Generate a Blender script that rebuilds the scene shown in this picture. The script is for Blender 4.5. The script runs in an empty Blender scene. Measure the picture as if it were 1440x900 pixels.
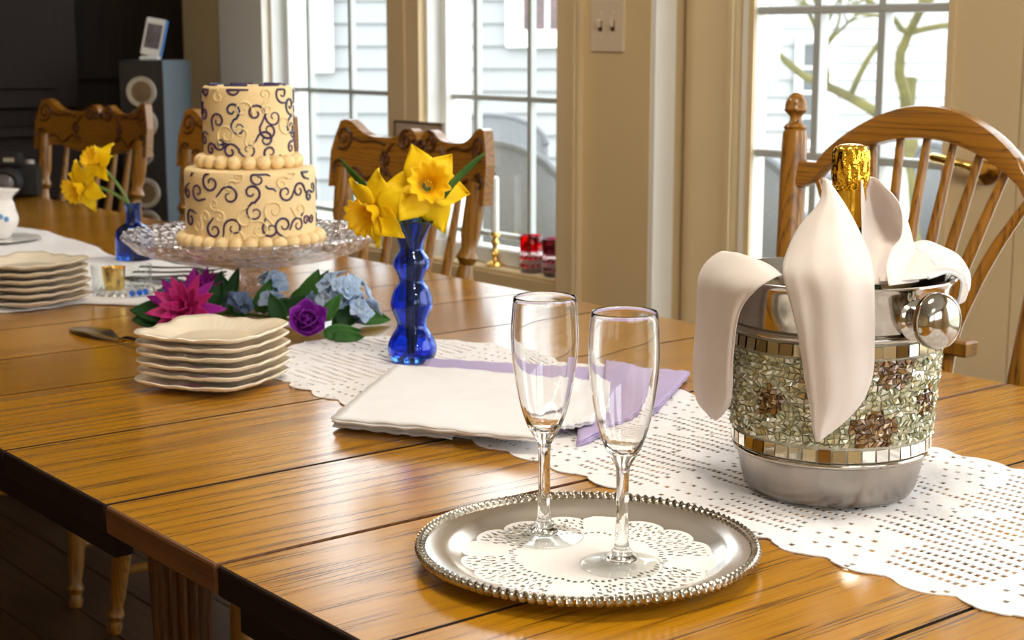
import bpy, math, random
import numpy as np
from mathutils import Vector, Matrix
random.seed(7); rng = np.random.default_rng(7)
PI = math.pi; TAU = 2*PI
sc = bpy.context.scene
COL = sc.collection
T = 0.76                      # table top height
CAMZ = T + 0.42
YAW = math.radians(38.7); PITCH = math.atan(390/2200)

# ---------------------------------------------------------------- camera, sky, added fill lamps, exposure
cam_d = bpy.data.cameras.new('camera'); cam = bpy.data.objects.new('camera', cam_d); COL.objects.link(cam)
cam.location = (0, 0, CAMZ)
cam.rotation_euler = (PI/2 - PITCH, 0, -YAW)
cam_d.sensor_width = 36; cam_d.lens = 55; cam_d.clip_end = 200; cam_d.clip_start = 0.02
cam_d.dof.use_dof = True; cam_d.dof.focus_distance = 1.42; cam_d.dof.aperture_fstop = 13
sc.camera = cam
vs = sc.view_settings
vs.view_transform = 'Standard'; vs.look = 'None'; vs.gamma = 1.0; vs.use_curve_mapping = False
vs.exposure = 0.05
SKY = 5.5
w = bpy.data.worlds.new('overcast_sky'); sc.world = w; w.use_nodes = True
bg = w.node_tree.nodes['Background']; bg.inputs[0].default_value = (0.93, 0.97, 1.0, 1); bg.inputs[1].default_value = SKY
CEIL = 2.5
FILL_LAMPS = [((0.95, 0.75), 18, 'added round fill lamp on the unseen ceiling above the silver tray and ice bucket'), ((0.45, -1.2), 32, 'added round fill lamp on the unseen ceiling in front of the high windows'),
         ((0.95, 2.9), 9, 'added round fill lamp on the unseen ceiling above the far end of the dining table')]   # (x, y), watts, label
FILL_COL = (1.0, 0.92, 0.80)

# ---------------------------------------------------------------- pixel helpers (1440x900 design frame)
_F = np.array([math.sin(YAW)*math.cos(PITCH), math.cos(YAW)*math.cos(PITCH), -math.sin(PITCH)])
_R = np.array([math.cos(YAW), -math.sin(YAW), 0.0]); _U = np.cross(_R, _F); _C = np.array([0, 0, CAMZ])
def ray(x, y):
    d = _F*2200.0 + _R*(x-720) - _U*(y-450); return d/np.linalg.norm(d)
def onz(x, y, z=0.0):          # point on the plane z above the table top
    d = ray(x, y); t = (T+z-CAMZ)/d[2]; return _C + d*t
def onX(x, y, X):
    d = ray(x, y); return _C + d*(X/d[0])
def at(x, y, dep):
    d = ray(x, y); return _C + d*(dep/(d@_F))

# ---------------------------------------------------------------- mesh builder
def spline(pts, n):
    """Catmull-Rom resample of a list of tuples."""
    p = np.array(pts, float); k = len(p)
    if k < 3: 
        t = np.linspace(0, 1, n)[:, None]; return p[0]*(1-t)+p[-1]*t
    ext = np.vstack([2*p[0]-p[1], p, 2*p[-1]-p[-2]])
    out = []
    for u in np.linspace(0, k-1-1e-9, n):
        i = int(u); f = u-i; a, b, c, d = ext[i:i+4]
        out.append(.5*((2*b)+(-a+c)*f+(2*a-5*b+4*c-d)*f*f+(-a+3*b-3*c+d)*f**3))
    return np.array(out)

class MB:
    def __init__(s): s.v = []; s.f = []; s.col = None
    def add(s, v, f):
        o = len(s.v); s.v += [tuple(map(float, q)) for q in v]; s.f += [tuple(o+i for i in q) for q in f]; return s
    def box(s, a, b, bev=0):
        (x0, y0, z0), (x1, y1, z1) = a, b
        if bev <= 0:
            v = [(x0,y0,z0),(x1,y0,z0),(x1,y1,z0),(x0,y1,z0),(x0,y0,z1),(x1,y0,z1),(x1,y1,z1),(x0,y1,z1)]
            return s.add(v, [(3,2,1,0),(4,5,6,7),(0,1,5,4),(1,2,6,5),(2,3,7,6),(3,0,4,7)])
        e = bev; rings = []
        def ring(i, z): return [(x0+i,y0+i,z),(x1-i,y0+i,z),(x1-i,y1-i,z),(x0+i,y1-i,z)]
        rings = [ring(e, z0), ring(0, z0+e), ring(0, z1-e), ring(e, z1)]
        v = sum(rings, []); f = [(3,2,1,0),(12,13,14,15)]
        for k in range(3):
            for i in range(4):
                j = (i+1) % 4; f.append((4*k+i, 4*k+j, 4*k+4+j, 4*k+4+i))
        return s.add(v, f)
    def lathe(s, prof, n=32, fn=None, closed=False):
        v = []; f = []; m = len(prof)
        for (r, z) in prof:
            for i in range(n):
                a = TAU*i/n; rr = max(r, 1e-5)*(fn(a, z, r) if fn else 1); v.append((rr*math.cos(a), rr*math.sin(a), z))
        mm = m if closed else m-1
        for k in range(mm):
            for i in range(n):
                j = (i+1) % n; k2 = (k+1) % m; f.append((k*n+i, k*n+j, k2*n+j, k2*n+i))
        if not closed:
            f.append(tuple(range(n-1, -1, -1))); f.append(tuple((m-1)*n+i for i in range(n)))
        return s.add(v, f)
    def tube(s, pts, rad, n=8, cap=True):
        p = np.array(pts, float); m = len(p)
        r = np.full(m, rad) if np.isscalar(rad) else np.array(rad, float)
        tan = np.gradient(p, axis=0); tan /= np.linalg.norm(tan, axis=1)[:, None]+1e-12
        up = np.array([0, 0, 1.0]) if abs(tan[0][2]) < .9 else np.array([1.0, 0, 0])
        nrm = np.cross(tan[0], up); nrm /= np.linalg.norm(nrm)
        v = []; f = []
        for k in range(m):
            nrm = nrm - tan[k]*(nrm@tan[k]); nrm /= np.linalg.norm(nrm)+1e-12; b = np.cross(tan[k], nrm)
            for i in range(n):
                a = TAU*i/n; v.append(p[k]+r[k]*(math.cos(a)*nrm+math.sin(a)*b))
        for k in range(m-1):
            for i in range(n):
                j = (i+1) % n; f.append((k*n+i, k*n+j, k*n+n+j, k*n+n+i))
        if cap: f.append(tuple(range(n-1, -1, -1))); f.append(tuple((m-1)*n+i for i in range(n)))
        return s.add(v, f)
    def grid(s, P, closed_v=False):
        P = np.array(P, float); a, b, _ = P.shape; f = []
        for i in range(a-1):
            for j in range(b if closed_v else b-1):
                k = (j+1) % b; f.append((i*b+j, i*b+k, (i+1)*b+k, (i+1)*b+j))
        return s.add(P.reshape(-1, 3), f)
    def sphere(s, c, r, nu=8, nv=12, sc=(1,1,1)):
        prof = []
        v = []; f = []
        for i in range(1, nu):
            t = PI*i/nu
            for j in range(nv):
                a = TAU*j/nv; v.append((c[0]+r*sc[0]*math.sin(t)*math.cos(a), c[1]+r*sc[1]*math.sin(t)*math.sin(a), c[2]+r*sc[2]*math.cos(t)))
        v.append((c[0], c[1], c[2]+r*sc[2])); v.append((c[0], c[1], c[2]-r*sc[2])); top = len(v)-2
        for i in range(nu-2):
            for j in range(nv):
                k = (j+1) % nv; f.append((i*nv+j, i*nv+nv+j, i*nv+nv+k, i*nv+k))
        for j in range(nv):
            k = (j+1) % nv; f.append((top, j, k)); f.append((top+1, (nu-2)*nv+k, (nu-2)*nv+j))
        return s.add(v, f)
    def prism(s, poly, z0, z1):
        n = len(poly); v = [(x, y, z0) for x, y in poly]+[(x, y, z1) for x, y in poly]
        f = [tuple(range(n-1, -1, -1)), tuple(range(n, 2*n))]+[(i, (i+1) % n, n+(i+1) % n, n+i) for i in range(n)]
        return s.add(v, f)
    def xf(s, M):
        M = Matrix(M) if not isinstance(M, Matrix) else M
        s.v = [tuple(M @ Vector(q)) for q in s.v]; return s
    def mv(s, d): s.v = [(q[0]+d[0], q[1]+d[1], q[2]+d[2]) for q in s.v]; return s

def build(name, mb, mat, parent=None, smooth=True, loc=None, solid=0, sub=0, label=None, angle=40):
    if parent is not None and (parent.name.startswith('flower_garland') or (parent.parent and parent.parent.name.startswith('flower_garland'))):
        mb.v = [(q[0], q[1], max(q[2], .0012)) for q in mb.v]      # silk rests on the table
    me = bpy.data.meshes.new(name); me.from_pydata(mb.v, [], mb.f); me.update()
    if mat: me.materials.append(mat)
    if mb.col is not None:
        ca = me.color_attributes.new('tint', 'FLOAT_COLOR', 'CORNER')
        arr = []
        for p in me.polygons: arr += list(mb.col[p.index])*p.loop_total
        ca.data.foreach_set('color', arr)
    if smooth:
        me.polygons.foreach_set('use_smooth', [True]*len(me.polygons))
        try: me.set_sharp_from_angle(angle=math.radians(angle))
        except Exception: pass
    o = bpy.data.objects.new(name, me); COL.objects.link(o)
    if parent: o.parent = parent
    if loc is not None: o.location = loc
    if solid:
        m = o.modifiers.new('thickness', 'SOLIDIFY'); m.thickness = abs(solid); m.offset = 0 if solid > 0 else -1
    if sub:
        m = o.modifiers.new('smooth', 'SUBSURF'); m.levels = sub; m.render_levels = sub
    if label: o['label'] = label
    return o
def tag(o, label, cat, group=None, kind=None):
    if label: o['label'] = label
    if cat: o['category'] = cat
    if group: o['group'] = group
    if kind: o['kind'] = kind
    return o
def thing(name, label, cat, loc=(0,0,0), rz=0, group=None):
    o = bpy.data.objects.new(name, None); COL.objects.link(o); o.location = tuple(map(float, loc)); o.rotation_euler = (0, 0, rz)
    o.empty_display_size = .02
    return tag(o, label, cat, group)
def struct(name, mb, mat, parent=None, smooth=False):
    o = build(name, mb, mat, parent, smooth)
    if parent is None: o['kind'] = 'structure'
    return o
def copy_part(o, parent, loc=None, rot=None, name=None):
    c = o.copy(); COL.objects.link(c); c.parent = parent
    if name: c.name = name
    if loc is not None: c.location = loc
    if rot is not None: c.rotation_euler = rot
    return c
def copy_tree(o, parent=None):
    c = o.copy(); COL.objects.link(c); c.parent = parent
    for ch in o.children: copy_tree(ch, c)
    return c
def basis(zdir, xhint=(0, 0, 1)):
    z = Vector(zdir).normalized(); x = Vector(xhint)
    if abs(x.normalized().dot(z)) > .98: x = Vector((1, 0, 0))
    x = (x - z*x.dot(z)).normalized(); y = z.cross(x)
    return Matrix((x, y, z)).transposed().to_4x4()

# ---------------------------------------------------------------- materials
def new_mat(name):
    m = bpy.data.materials.new(name); m.use_nodes = True; nt = m.node_tree
    return m, nt, nt.nodes['Principled BSDF']
def setp(b, **k):
    for n, v in k.items():
        n = n.replace('_', ' ')
        if n in b.inputs: b.inputs[n].default_value = v
def rgba(c): return (c[0], c[1], c[2], 1)
def noise_col(nt, b, c1, c2, scale, bump=0, coords='Object', detail=3, stretch=(1,1,1), bscale=None):
    N = nt.nodes.new; L = nt.links.new
    tc = N('ShaderNodeTexCoord'); mp = N('ShaderNodeMapping'); mp.inputs['Scale'].default_value = stretch
    nz = N('ShaderNodeTexNoise'); nz.inputs['Scale'].default_value = scale; nz.inputs['Detail'].default_value = detail
    L(tc.outputs[coords], mp.inputs[0]); L(mp.outputs[0], nz.inputs['Vector'])
    cr = N('ShaderNodeValToRGB'); cr.color_ramp.elements[0].color = rgba(c1); cr.color_ramp.elements[1].color = rgba(c2)
    cr.color_ramp.elements[0].position = .3; cr.color_ramp.elements[1].position = .7
    L(nz.outputs[0], cr.inputs[0]); L(cr.outputs[0], b.inputs['Base Color'])
    if bump:
        bp = N('ShaderNodeBump'); bp.inputs['Strength'].default_value = bump; bp.inputs['Distance'].default_value = .002
        if bscale:
            n2 = N('ShaderNodeTexNoise'); n2.inputs['Scale'].default_value = bscale; L(mp.outputs[0], n2.inputs['Vector']); L(n2.outputs[0], bp.inputs['Height'])
        else: L(nz.outputs[0], bp.inputs['Height'])
        L(bp.outputs[0], b.inputs['Normal'])
def mat(name, c1, c2=None, rough=.5, metal=0, scale=20, bump=0, spec=.5, stretch=(1,1,1), bscale=None, **k):
    m, nt, b = new_mat(name)
    c2 = c2 or tuple(x*.9 for x in c1)
    noise_col(nt, b, c1, c2, scale, bump, stretch=stretch, bscale=bscale)
    setp(b, Roughness=rough, Metallic=metal, Specular_IOR_Level=spec, **k)
    return m
def wood(name, light, dark, axis=0, ring=55, rough=.3, squash=.05, pore=1.0, coat=.0, off=.25, spread=.5, spec=.5):
    """flat-sawn oak: stretched rings (cathedrals) and fine pores along one axis"""
    m, nt, b = new_mat(name); N = nt.nodes.new; L = nt.links.new
    tc = N('ShaderNodeTexCoord'); oi = N('ShaderNodeObjectInfo')
    sca = [1, 1, 1]; sca[axis] = squash
    mp = N('ShaderNodeMapping'); mp.inputs['Scale'].default_value = sca
    L(tc.outputs['Object'], mp.inputs[0])
    wn = N('ShaderNodeTexWhiteNoise'); wn.noise_dimensions = '1D'; L(oi.outputs['Random'], wn.inputs['W'])
    sub = N('ShaderNodeVectorMath'); sub.operation = 'SUBTRACT'; sub.inputs[1].default_value = (.5, .5, .5); L(wn.outputs['Color'], sub.inputs[0])
    so = N('ShaderNodeVectorMath'); so.operation = 'SCALE'; so.inputs['Scale'].default_value = off; L(sub.outputs[0], so.inputs[0])
    ad = N('ShaderNodeVectorMath'); ad.operation = 'ADD'; L(mp.outputs[0], ad.inputs[0]); L(so.outputs[0], ad.inputs[1])
    nz = N('ShaderNodeTexNoise'); nz.inputs['Scale'].default_value = 9; nz.inputs['Detail'].default_value = 3; L(ad.outputs[0], nz.inputs['Vector'])
    n0 = N('ShaderNodeVectorMath'); n0.operation = 'SUBTRACT'; n0.inputs[1].default_value = (.5, .5, .5); L(nz.outputs['Color'], n0.inputs[0])
    n1 = N('ShaderNodeVectorMath'); n1.operation = 'SCALE'; n1.inputs['Scale'].default_value = .13; L(n0.outputs[0], n1.inputs[0])
    a2 = N('ShaderNodeVectorMath'); a2.operation = 'ADD'; L(ad.outputs[0], a2.inputs[0]); L(n1.outputs[0], a2.inputs[1])
    ln = N('ShaderNodeVectorMath'); ln.operation = 'LENGTH'; L(a2.outputs[0], ln.inputs[0])
    mu = N('ShaderNodeMath'); mu.operation = 'MULTIPLY'; mu.inputs[1].default_value = ring; L(ln.outputs['Value'], mu.inputs[0])
    fr = N('ShaderNodeMath'); fr.operation = 'FRACT'; L(mu.outputs[0], fr.inputs[0])
    cr = N('ShaderNodeValToRGB'); e = cr.color_ramp.elements
    e[0].position = 0; e[0].color = (0, 0, 0, 1); e[1].position = 1; e[1].color = (.0, .0, .0, 1)
    for p, v in ((.45, .12), (.8, 1), (.93, .35)): q = e.new(p); q.color = (v, v, v, 1)
    L(fr.outputs[0], cr.inputs[0])
    # fine pores
    sp = [420, 420, 420]; sp[axis] = 9
    mp2 = N('ShaderNodeMapping'); mp2.inputs['Scale'].default_value = sp; L(tc.outputs['Object'], mp2.inputs[0])
    np_ = N('ShaderNodeTexNoise'); np_.inputs['Scale'].default_value = 1; np_.inputs['Detail'].default_value = 2; L(mp2.outputs[0], np_.inputs['Vector'])
    pr = N('ShaderNodeMapRange'); pr.inputs['From Min'].default_value = .5; pr.inputs['From Max'].default_value = .68; L(np_.outputs[0], pr.inputs[0])
    # pores gather in the dark part of the ring
    m1 = N('ShaderNodeMath'); m1.operation = 'MULTIPLY_ADD'; m1.inputs[1].default_value = .75; m1.inputs[2].default_value = .25; L(cr.outputs[0], m1.inputs[0])
    m2 = N('ShaderNodeMath'); m2.operation = 'MULTIPLY'; L(m1.outputs[0], m2.inputs[0]); L(pr.outputs[0], m2.inputs[1])
    m3 = N('ShaderNodeMath'); m3.operation = 'MULTIPLY_ADD'; m3.inputs[1].default_value = spread; L(cr.outputs[0], m3.inputs[0])
    m4 = N('ShaderNodeMath'); m4.operation = 'MULTIPLY'; m4.inputs[1].default_value = .75*pore; L(m2.outputs[0], m4.inputs[0])
    L(m4.outputs[0], m3.inputs[2])
    mx = N('ShaderNodeMix'); mx.data_type = 'RGBA'; mx.clamp_factor = True
    L(m3.outputs[0], mx.inputs[0]); mx.inputs[6].default_value = rgba(light); mx.inputs[7].default_value = rgba(dark)
    # broad tone shift from board to board
    hs = N('ShaderNodeHueSaturation'); mr = N('ShaderNodeMapRange'); mr.inputs['To Min'].default_value = .85; mr.inputs['To Max'].default_value = 1.12
    L(oi.outputs['Random'], mr.inputs[0]); L(mr.outputs[0], hs.inputs['Value']); L(mx.outputs[2], hs.inputs['Color'])
    L(hs.outputs[0], b.inputs['Base Color'])
    bp = N('ShaderNodeBump'); bp.inputs['Strength'].default_value = .25; bp.inputs['Distance'].default_value = .0006; bp.invert = True
    L(m2.outputs[0], bp.inputs['Height']); L(bp.outputs[0], b.inputs['Normal'])
    setp(b, Roughness=rough, Specular_IOR_Level=spec, Coat_Weight=coat, Coat_Roughness=.17)
    return m
def glass(name, col=(1,1,1), rough=0.0, ior=1.5, bump=0, bscale=60):
    m, nt, b = new_mat(name)
    setp(b, Transmission_Weight=1.0, Roughness=rough, IOR=ior); b.inputs['Base Color'].default_value = rgba(col)
    N = nt.nodes.new; L = nt.links.new
    tc = N('ShaderNodeTexCoord'); nz = N('ShaderNodeTexNoise'); nz.inputs['Scale'].default_value = bscale; L(tc.outputs['Object'], nz.inputs['Vector'])
    bp = N('ShaderNodeBump'); bp.inputs['Strength'].default_value = bump; bp.inputs['Distance'].default_value = .002; L(nz.outputs[0], bp.inputs['Height']); L(bp.outputs[0], b.inputs['Normal'])
    return m
def pane_mat(name):
    m = bpy.data.materials.new(name); m.use_nodes = True; nt = m.node_tree; nt.nodes.clear(); N = nt.nodes.new; L = nt.links.new
    o = N('ShaderNodeOutputMaterial'); t = N('ShaderNodeBsdfTransparent'); t.inputs[0].default_value = (.97, .985, .98, 1)
    g = N('ShaderNodeBsdfGlossy'); g.inputs['Roughness'].default_value = .02
    f = N('ShaderNodeFresnel'); mx = N('ShaderNodeMixShader')      # thin sheet: the same reflection from both sides
    ge = N('ShaderNodeNewGeometry'); mr = N('ShaderNodeMapRange'); mr.inputs['To Min'].default_value = 1.45; mr.inputs['To Max'].default_value = 1/1.45
    L(ge.outputs['Backfacing'], mr.inputs[0]); L(mr.outputs[0], f.inputs[0])
    L(f.outputs[0], mx.inputs[0]); L(t.outputs[0], mx.inputs[1]); L(g.outputs[0], mx.inputs[2]); L(mx.outputs[0], o.inputs[0])
    return m
def tint_mat(name, rough=.2, metal=0., spec=.5, **k):
    m, nt, b = new_mat(name); a = nt.nodes.new('ShaderNodeVertexColor'); a.layer_name = 'tint'; nt.links.new(a.outputs[0], b.inputs['Base Color'])
    setp(b, Roughness=rough, Metallic=metal, Specular_IOR_Level=spec, **k); return m
def cloth_mat(name, c, weave=1400, bump=.12, trans=.25):
    m, nt, b = new_mat(name); N = nt.nodes.new; L = nt.links.new
    noise_col(nt, b, c, tuple(x*.95 for x in c), 30)
    tc = N('ShaderNodeTexCoord'); nz = N('ShaderNodeTexNoise'); nz.inputs['Scale'].default_value = weave; L(tc.outputs['Object'], nz.inputs['Vector'])
    bp = N('ShaderNodeBump'); bp.inputs['Strength'].default_value = bump; bp.inputs['Distance'].default_value = .0008; L(nz.outputs[0], bp.inputs['Height']); L(bp.outputs[0], b.inputs['Normal'])
    setp(b, Roughness=.85, Specular_IOR_Level=.2, Sheen_Weight=.2)
    tr = N('ShaderNodeBsdfTranslucent'); tr.inputs[0].default_value = rgba(c); mx = N('ShaderNodeMixShader'); mx.inputs[0].default_value = trans
    L(b.outputs[0], mx.inputs[1]); L(tr.outputs[0], mx.inputs[2]); L(mx.outputs[0], nt.nodes['Material Output'].inputs[0])
    return m
def petal_mat(name, c1, c2, rough=.5, trans=.3, scale=12):
    m, nt, b = new_mat(name); N = nt.nodes.new; L = nt.links.new
    noise_col(nt, b, c1, c2, scale, .1)
    setp(b, Roughness=rough, Specular_IOR_Level=.25)
    tr = N('ShaderNodeBsdfTranslucent'); tr.inputs[0].default_value = rgba(c1); mx = N('ShaderNodeMixShader'); mx.inputs[0].default_value = trans
    L(b.outputs[0], mx.inputs[1]); L(tr.outputs[0], mx.inputs[2]); L(mx.outputs[0], nt.nodes['Material Output'].inputs[0])
    return m

M = {}
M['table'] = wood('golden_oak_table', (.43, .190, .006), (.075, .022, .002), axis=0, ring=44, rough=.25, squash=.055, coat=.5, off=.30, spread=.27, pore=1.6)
M['table_edge'] = wood('dark_edge', (.018, .007, .003), (.010, .004, .002), axis=1, ring=60, rough=.6, spec=.2)
M['table_edge_leaf'] = wood('brown_edge', (.17, .065, .018), (.07, .025, .007), axis=1, ring=60, rough=.45)
M['leg'] = wood('dark_oak_leg', (.13, .048, .011), (.05, .017, .004), axis=2, ring=80, rough=.3)
M['chair'] = wood('honey_oak_chair', (.33, .142, .014), (.09, .032, .004), axis=2, ring=110, rough=.28, squash=.06, coat=.3, off=.06)
M['crest'] = wood('honey_oak_crest', (.31, .132, .014), (.10, .036, .004), axis=1, ring=110, rough=.28, squash=.06, coat=.3, off=.06)
M['carve'] = mat('carved_dark_stain', (.10, .032, .006), (.05, .016, .004), rough=.4, scale=60)
M['floor'] = wood('dark_plank_floor', (.070, .034, .013), (.026, .012, .005), axis=1, ring=50, rough=.38, squash=.04, spec=.35)
M['wall'] = mat('tan_wall_paint', (.70, .53, .29), (.67, .505, .27), rough=.7, scale=3, bump=.05, bscale=300)
M['trim'] = mat('cream_trim_paint', (.74, .575, .34), (.71, .55, .32), rough=.5, scale=4)
M['white_trim'] = mat('white_gloss_trim', (.88, .86, .80), (.86, .84, .78), rough=.35, scale=4)
M['ceiling'] = mat('white_ceiling_paint', (.85, .83, .78), (.82, .80, .75), rough=.8, scale=3)
M['panel'] = wood('dark_walnut_panel', (.014, .0075, .0035), (.007, .0035, .002), axis=2, ring=60, rough=.7, spec=.15)
M['hutch'] = wood('mahogany_hutch', (.012, .0035, .002), (.006, .002, .001), axis=2, ring=60, rough=.6, spec=.2)
M['vinyl'] = mat('white_vinyl_sash', (.82, .84, .83), (.80, .82, .81), rough=.35, scale=5)
M['muntin'] = mat('grey_white_muntin', (.50, .53, .52), (.47, .50, .49), rough=.4, scale=5)
M['pane'] = pane_mat('window_pane_glass')
M['brass'] = mat('polished_brass', (.86, .58, .18), (.78, .50, .13), rough=.16, metal=1, scale=20)
M['switch'] = mat('cream_switch_plate', (.72, .60, .44), (.70, .58, .42), rough=.35, scale=10)
M['black_plastic'] = mat('black_plastic', (.012, .012, .013), (.02, .02, .02), rough=.4, scale=300, bump=.05)
M['steel'] = mat('brushed_steel', (.52, .48, .42), (.40, .365, .32), rough=.11, metal=1, scale=8, stretch=(1,1,12))
M['steel_base'] = mat('weathered_steel_base', (.44, .40, .36), (.29, .265, .24), rough=.30, metal=1, scale=22, bump=.12, bscale=90)
M['silver'] = mat('silver_plate', (.90, .87, .82), (.82, .78, .72), rough=.20, metal=1, scale=14)
M['silver_rope'] = mat('antique_silver_rope', (.55, .50, .42), (.32, .28, .22), rough=.22, metal=1, scale=60)
M['flatware'] = mat('dull_flatware_steel', (.10, .092, .085), (.07, .064, .06), rough=.35, metal=1, scale=30)
M['server'] = mat('worn_silver_server', (.55, .50, .44), (.42, .38, .33), rough=.22, metal=1, scale=40)
M['clear'] = glass('clear_glass', (1, 1, 1), 0, 1.48, 0)
M['thin'] = pane_mat('thin_clear_glass')
def press_mat(name):
    m = bpy.data.materials.new(name); m.use_nodes = True; nt = m.node_tree; nt.nodes.clear(); N = nt.nodes.new; L = nt.links.new
    o = N('ShaderNodeOutputMaterial'); t = N('ShaderNodeBsdfTransparent'); t.inputs[0].default_value = (.95, .93, .93, 1)
    g = N('ShaderNodeBsdfGlossy'); g.inputs['Roughness'].default_value = .10; g.inputs[0].default_value = (.95, .92, .92, 1)
    df = N('ShaderNodeBsdfTranslucent'); df.inputs[0].default_value = (.85, .82, .82, 1)
    tc = N('ShaderNodeTexCoord'); vo = N('ShaderNodeTexVoronoi'); vo.inputs['Scale'].default_value = 85; L(tc.outputs['Object'], vo.inputs['Vector'])
    bp = N('ShaderNodeBump'); bp.inputs['Strength'].default_value = 1; bp.inputs['Distance'].default_value = .006; L(vo.outputs[0], bp.inputs['Height']); L(bp.outputs[0], g.inputs['Normal'])
    lw = N('ShaderNodeLayerWeight'); lw.inputs[0].default_value = .35; L(bp.outputs[0], lw.inputs['Normal'])
    mr = N('ShaderNodeMapRange'); mr.inputs['To Min'].default_value = .10; mr.inputs['To Max'].default_value = .60; L(lw.outputs['Facing'], mr.inputs[0])
    m1 = N('ShaderNodeMixShader'); m1.inputs[0].default_value = .10; L(t.outputs[0], m1.inputs[1]); L(df.outputs[0], m1.inputs[2])
    m2 = N('ShaderNodeMixShader'); L(mr.outputs[0], m2.inputs[0]); L(m1.outputs[0], m2.inputs[1]); L(g.outputs[0], m2.inputs[2]); L(m2.outputs[0], o.inputs[0])
    return m
M['press'] = press_mat('pressed_glass')
M['blue'] = glass('cobalt_glass', (.05, .20, .95), .0, 1.45, .15, 40)
M['ruby'] = glass('ruby_glass', (.75, .01, .03), .02, 1.45, .1)
M['plum'] = glass('plum_glass', (.36, .04, .10), .02, 1.45, .1)
M['ruby_clear'] = glass('pink_clear_glass', (1, .85, .85), .02, 1.45, .1)
M['white_cloth'] = cloth_mat('white_linen', (.93, .92, .93))
M['pink_cloth'] = cloth_mat('blush_white_voile', (.90, .83, .79), trans=.3)
M['lavender'] = cloth_mat('lavender_linen', (.58, .47, .74))
M['lace'] = cloth_mat('white_crochet_cotton', (.93, .91, .92), weave=900, bump=.35, trans=.15)
M['paper'] = mat('paper_doily', (.88, .83, .80), (.85, .80, .77), rough=.8, scale=40)
M['plate'] = mat('cream_glazed_stoneware', (.84, .755, .61), (.80, .70, .54), rough=.12, scale=18, bump=.0, Coat_Weight=.4)
M['icing'] = mat('cream_buttercream', (.87, .66, .35), (.85, .63, .32), rough=.55, scale=14, bump=.12, bscale=60, Subsurface_Weight=.15, Subsurface_Scale=.01)
M['scroll'] = mat('dark_purple_icing', (.035, .012, .07), (.05, .015, .09), rough=.35, scale=40)
M['scroll_b'] = mat('navy_icing', (.010, .03, .10), (.015, .04, .12), rough=.35, scale=40)
M['yellow'] = petal_mat('daffodil_petal', (.96, .72, .012), (.95, .66, .008))
M['orange'] = petal_mat('daffodil_corona', (.96, .62, .008), (.96, .68, .012))
M['stem'] = mat('daffodil_stem', (.10, .19, .03), (.16, .24, .05), rough=.4, scale=40)
M['blade'] = petal_mat('daffodil_leaf', (.05, .13, .02), (.08, .18, .03), trans=.2, scale=30)
M['leafg'] = petal_mat('silk_leaf', (.025, .10, .018), (.06, .19, .03), trans=.15, scale=25)
M['leafd'] = petal_mat('dark_silk_leaf', (.010, .05, .014), (.02, .08, .02), trans=.1, scale=25)
M['mag'] = petal_mat('magenta_silk', (.56, .02, .20), (.68, .05, .28), scale=30)
M['mag_d'] = petal_mat('violet_silk', (.33, .01, .30), (.45, .03, .38), scale=30)
M['rose'] = petal_mat('purple_silk', (.22, .015, .33), (.32, .03, .45), scale=25)
M['hyd'] = petal_mat('pale_blue_silk', (.48, .66, .90), (.62, .76, .94), scale=35)
M['hyd_d'] = petal_mat('slate_blue_silk', (.13, .21, .36), (.20, .30, .48), scale=35)
M['gold'] = mat('crinkled_gold_foil', (.95, .58, .06), (.88, .48, .03), rough=.16, metal=1, scale=30, bump=.9, bscale=150)
M['gold_s'] = mat('smooth_gold_foil', (.95, .60, .07), (.88, .50, .04), rough=.14, metal=1, scale=20, bump=.25, bscale=60)
M['bottle'] = glass('dark_green_glass', (.02, .10, .03))
M['mirror'] = tint_mat('mosaic_mirror', rough=.06, metal=1.0)
M['crackle'] = tint_mat('crackle_glass', rough=.09, metal=.35, spec=.9, Coat_Weight=.8)
M['grout'] = mat('mosaic_grout', (.50, .47, .38), (.42, .39, .30), rough=.8, scale=200, bump=.2)
M['candle'] = mat('white_wax', (.90, .92, .92), rough=.4)
M['porcelain'] = mat('white_porcelain', (.86, .83, .80), (.84, .81, .78), rough=.12, scale=10)
M['bluepat'] = mat('blue_glaze', (.12, .30, .62), rough=.15)
M['spk_side'] = mat('grey_speaker_side', (.075, .098, .115), (.065, .085, .10), rough=.45, scale=60)
M['spk_ring'] = mat('silver_driver_ring', (.55, .52, .46), (.48, .45, .40), rough=.35, metal=.4, scale=40)
M['spk_cone'] = mat('bronze_driver_cone', (.30, .22, .14), (.20, .15, .10), rough=.3, metal=.6, scale=40)
M['phone'] = mat('white_phone_body', (.80, .79, .76), rough=.25)
M['phone_edge'] = mat('blue_phone_bumper', (.06, .22, .55), rough=.35)
m_, nt_, b_ = new_mat('phone_screen'); noise_col(nt_, b_, (.10, .08, .09), (.20, .18, .20), 30); setp(b_, Roughness=.1); M['screen'] = m_
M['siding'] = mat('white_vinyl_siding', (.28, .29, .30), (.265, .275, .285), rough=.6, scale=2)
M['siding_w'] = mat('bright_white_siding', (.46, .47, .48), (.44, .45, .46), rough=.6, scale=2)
M['houset'] = mat('white_house_trim', (.80, .81, .81), rough=.5)
M['hpane_g'] = mat('blind_green_pane', (.34, .40, .34), (.30, .36, .31), rough=.2)
M['hpane_r'] = mat('dark_red_pane', (.17, .11, .12), (.10, .09, .09), rough=.2)
M['shutter'] = mat('grey_shutter', (.14, .15, .16), rough=.6)
M['roof'] = mat('grey_shingle', (.30, .32, .35), (.24, .26, .29), rough=.9, scale=12)
M['patio'] = mat('pale_concrete', (.52, .50, .47), (.46, .44, .41), rough=.9, scale=1.5)
M['lawn'] = mat('dull_lawn', (.42, .43, .36), (.36, .38, .30), rough=.95, scale=1.2)
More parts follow.
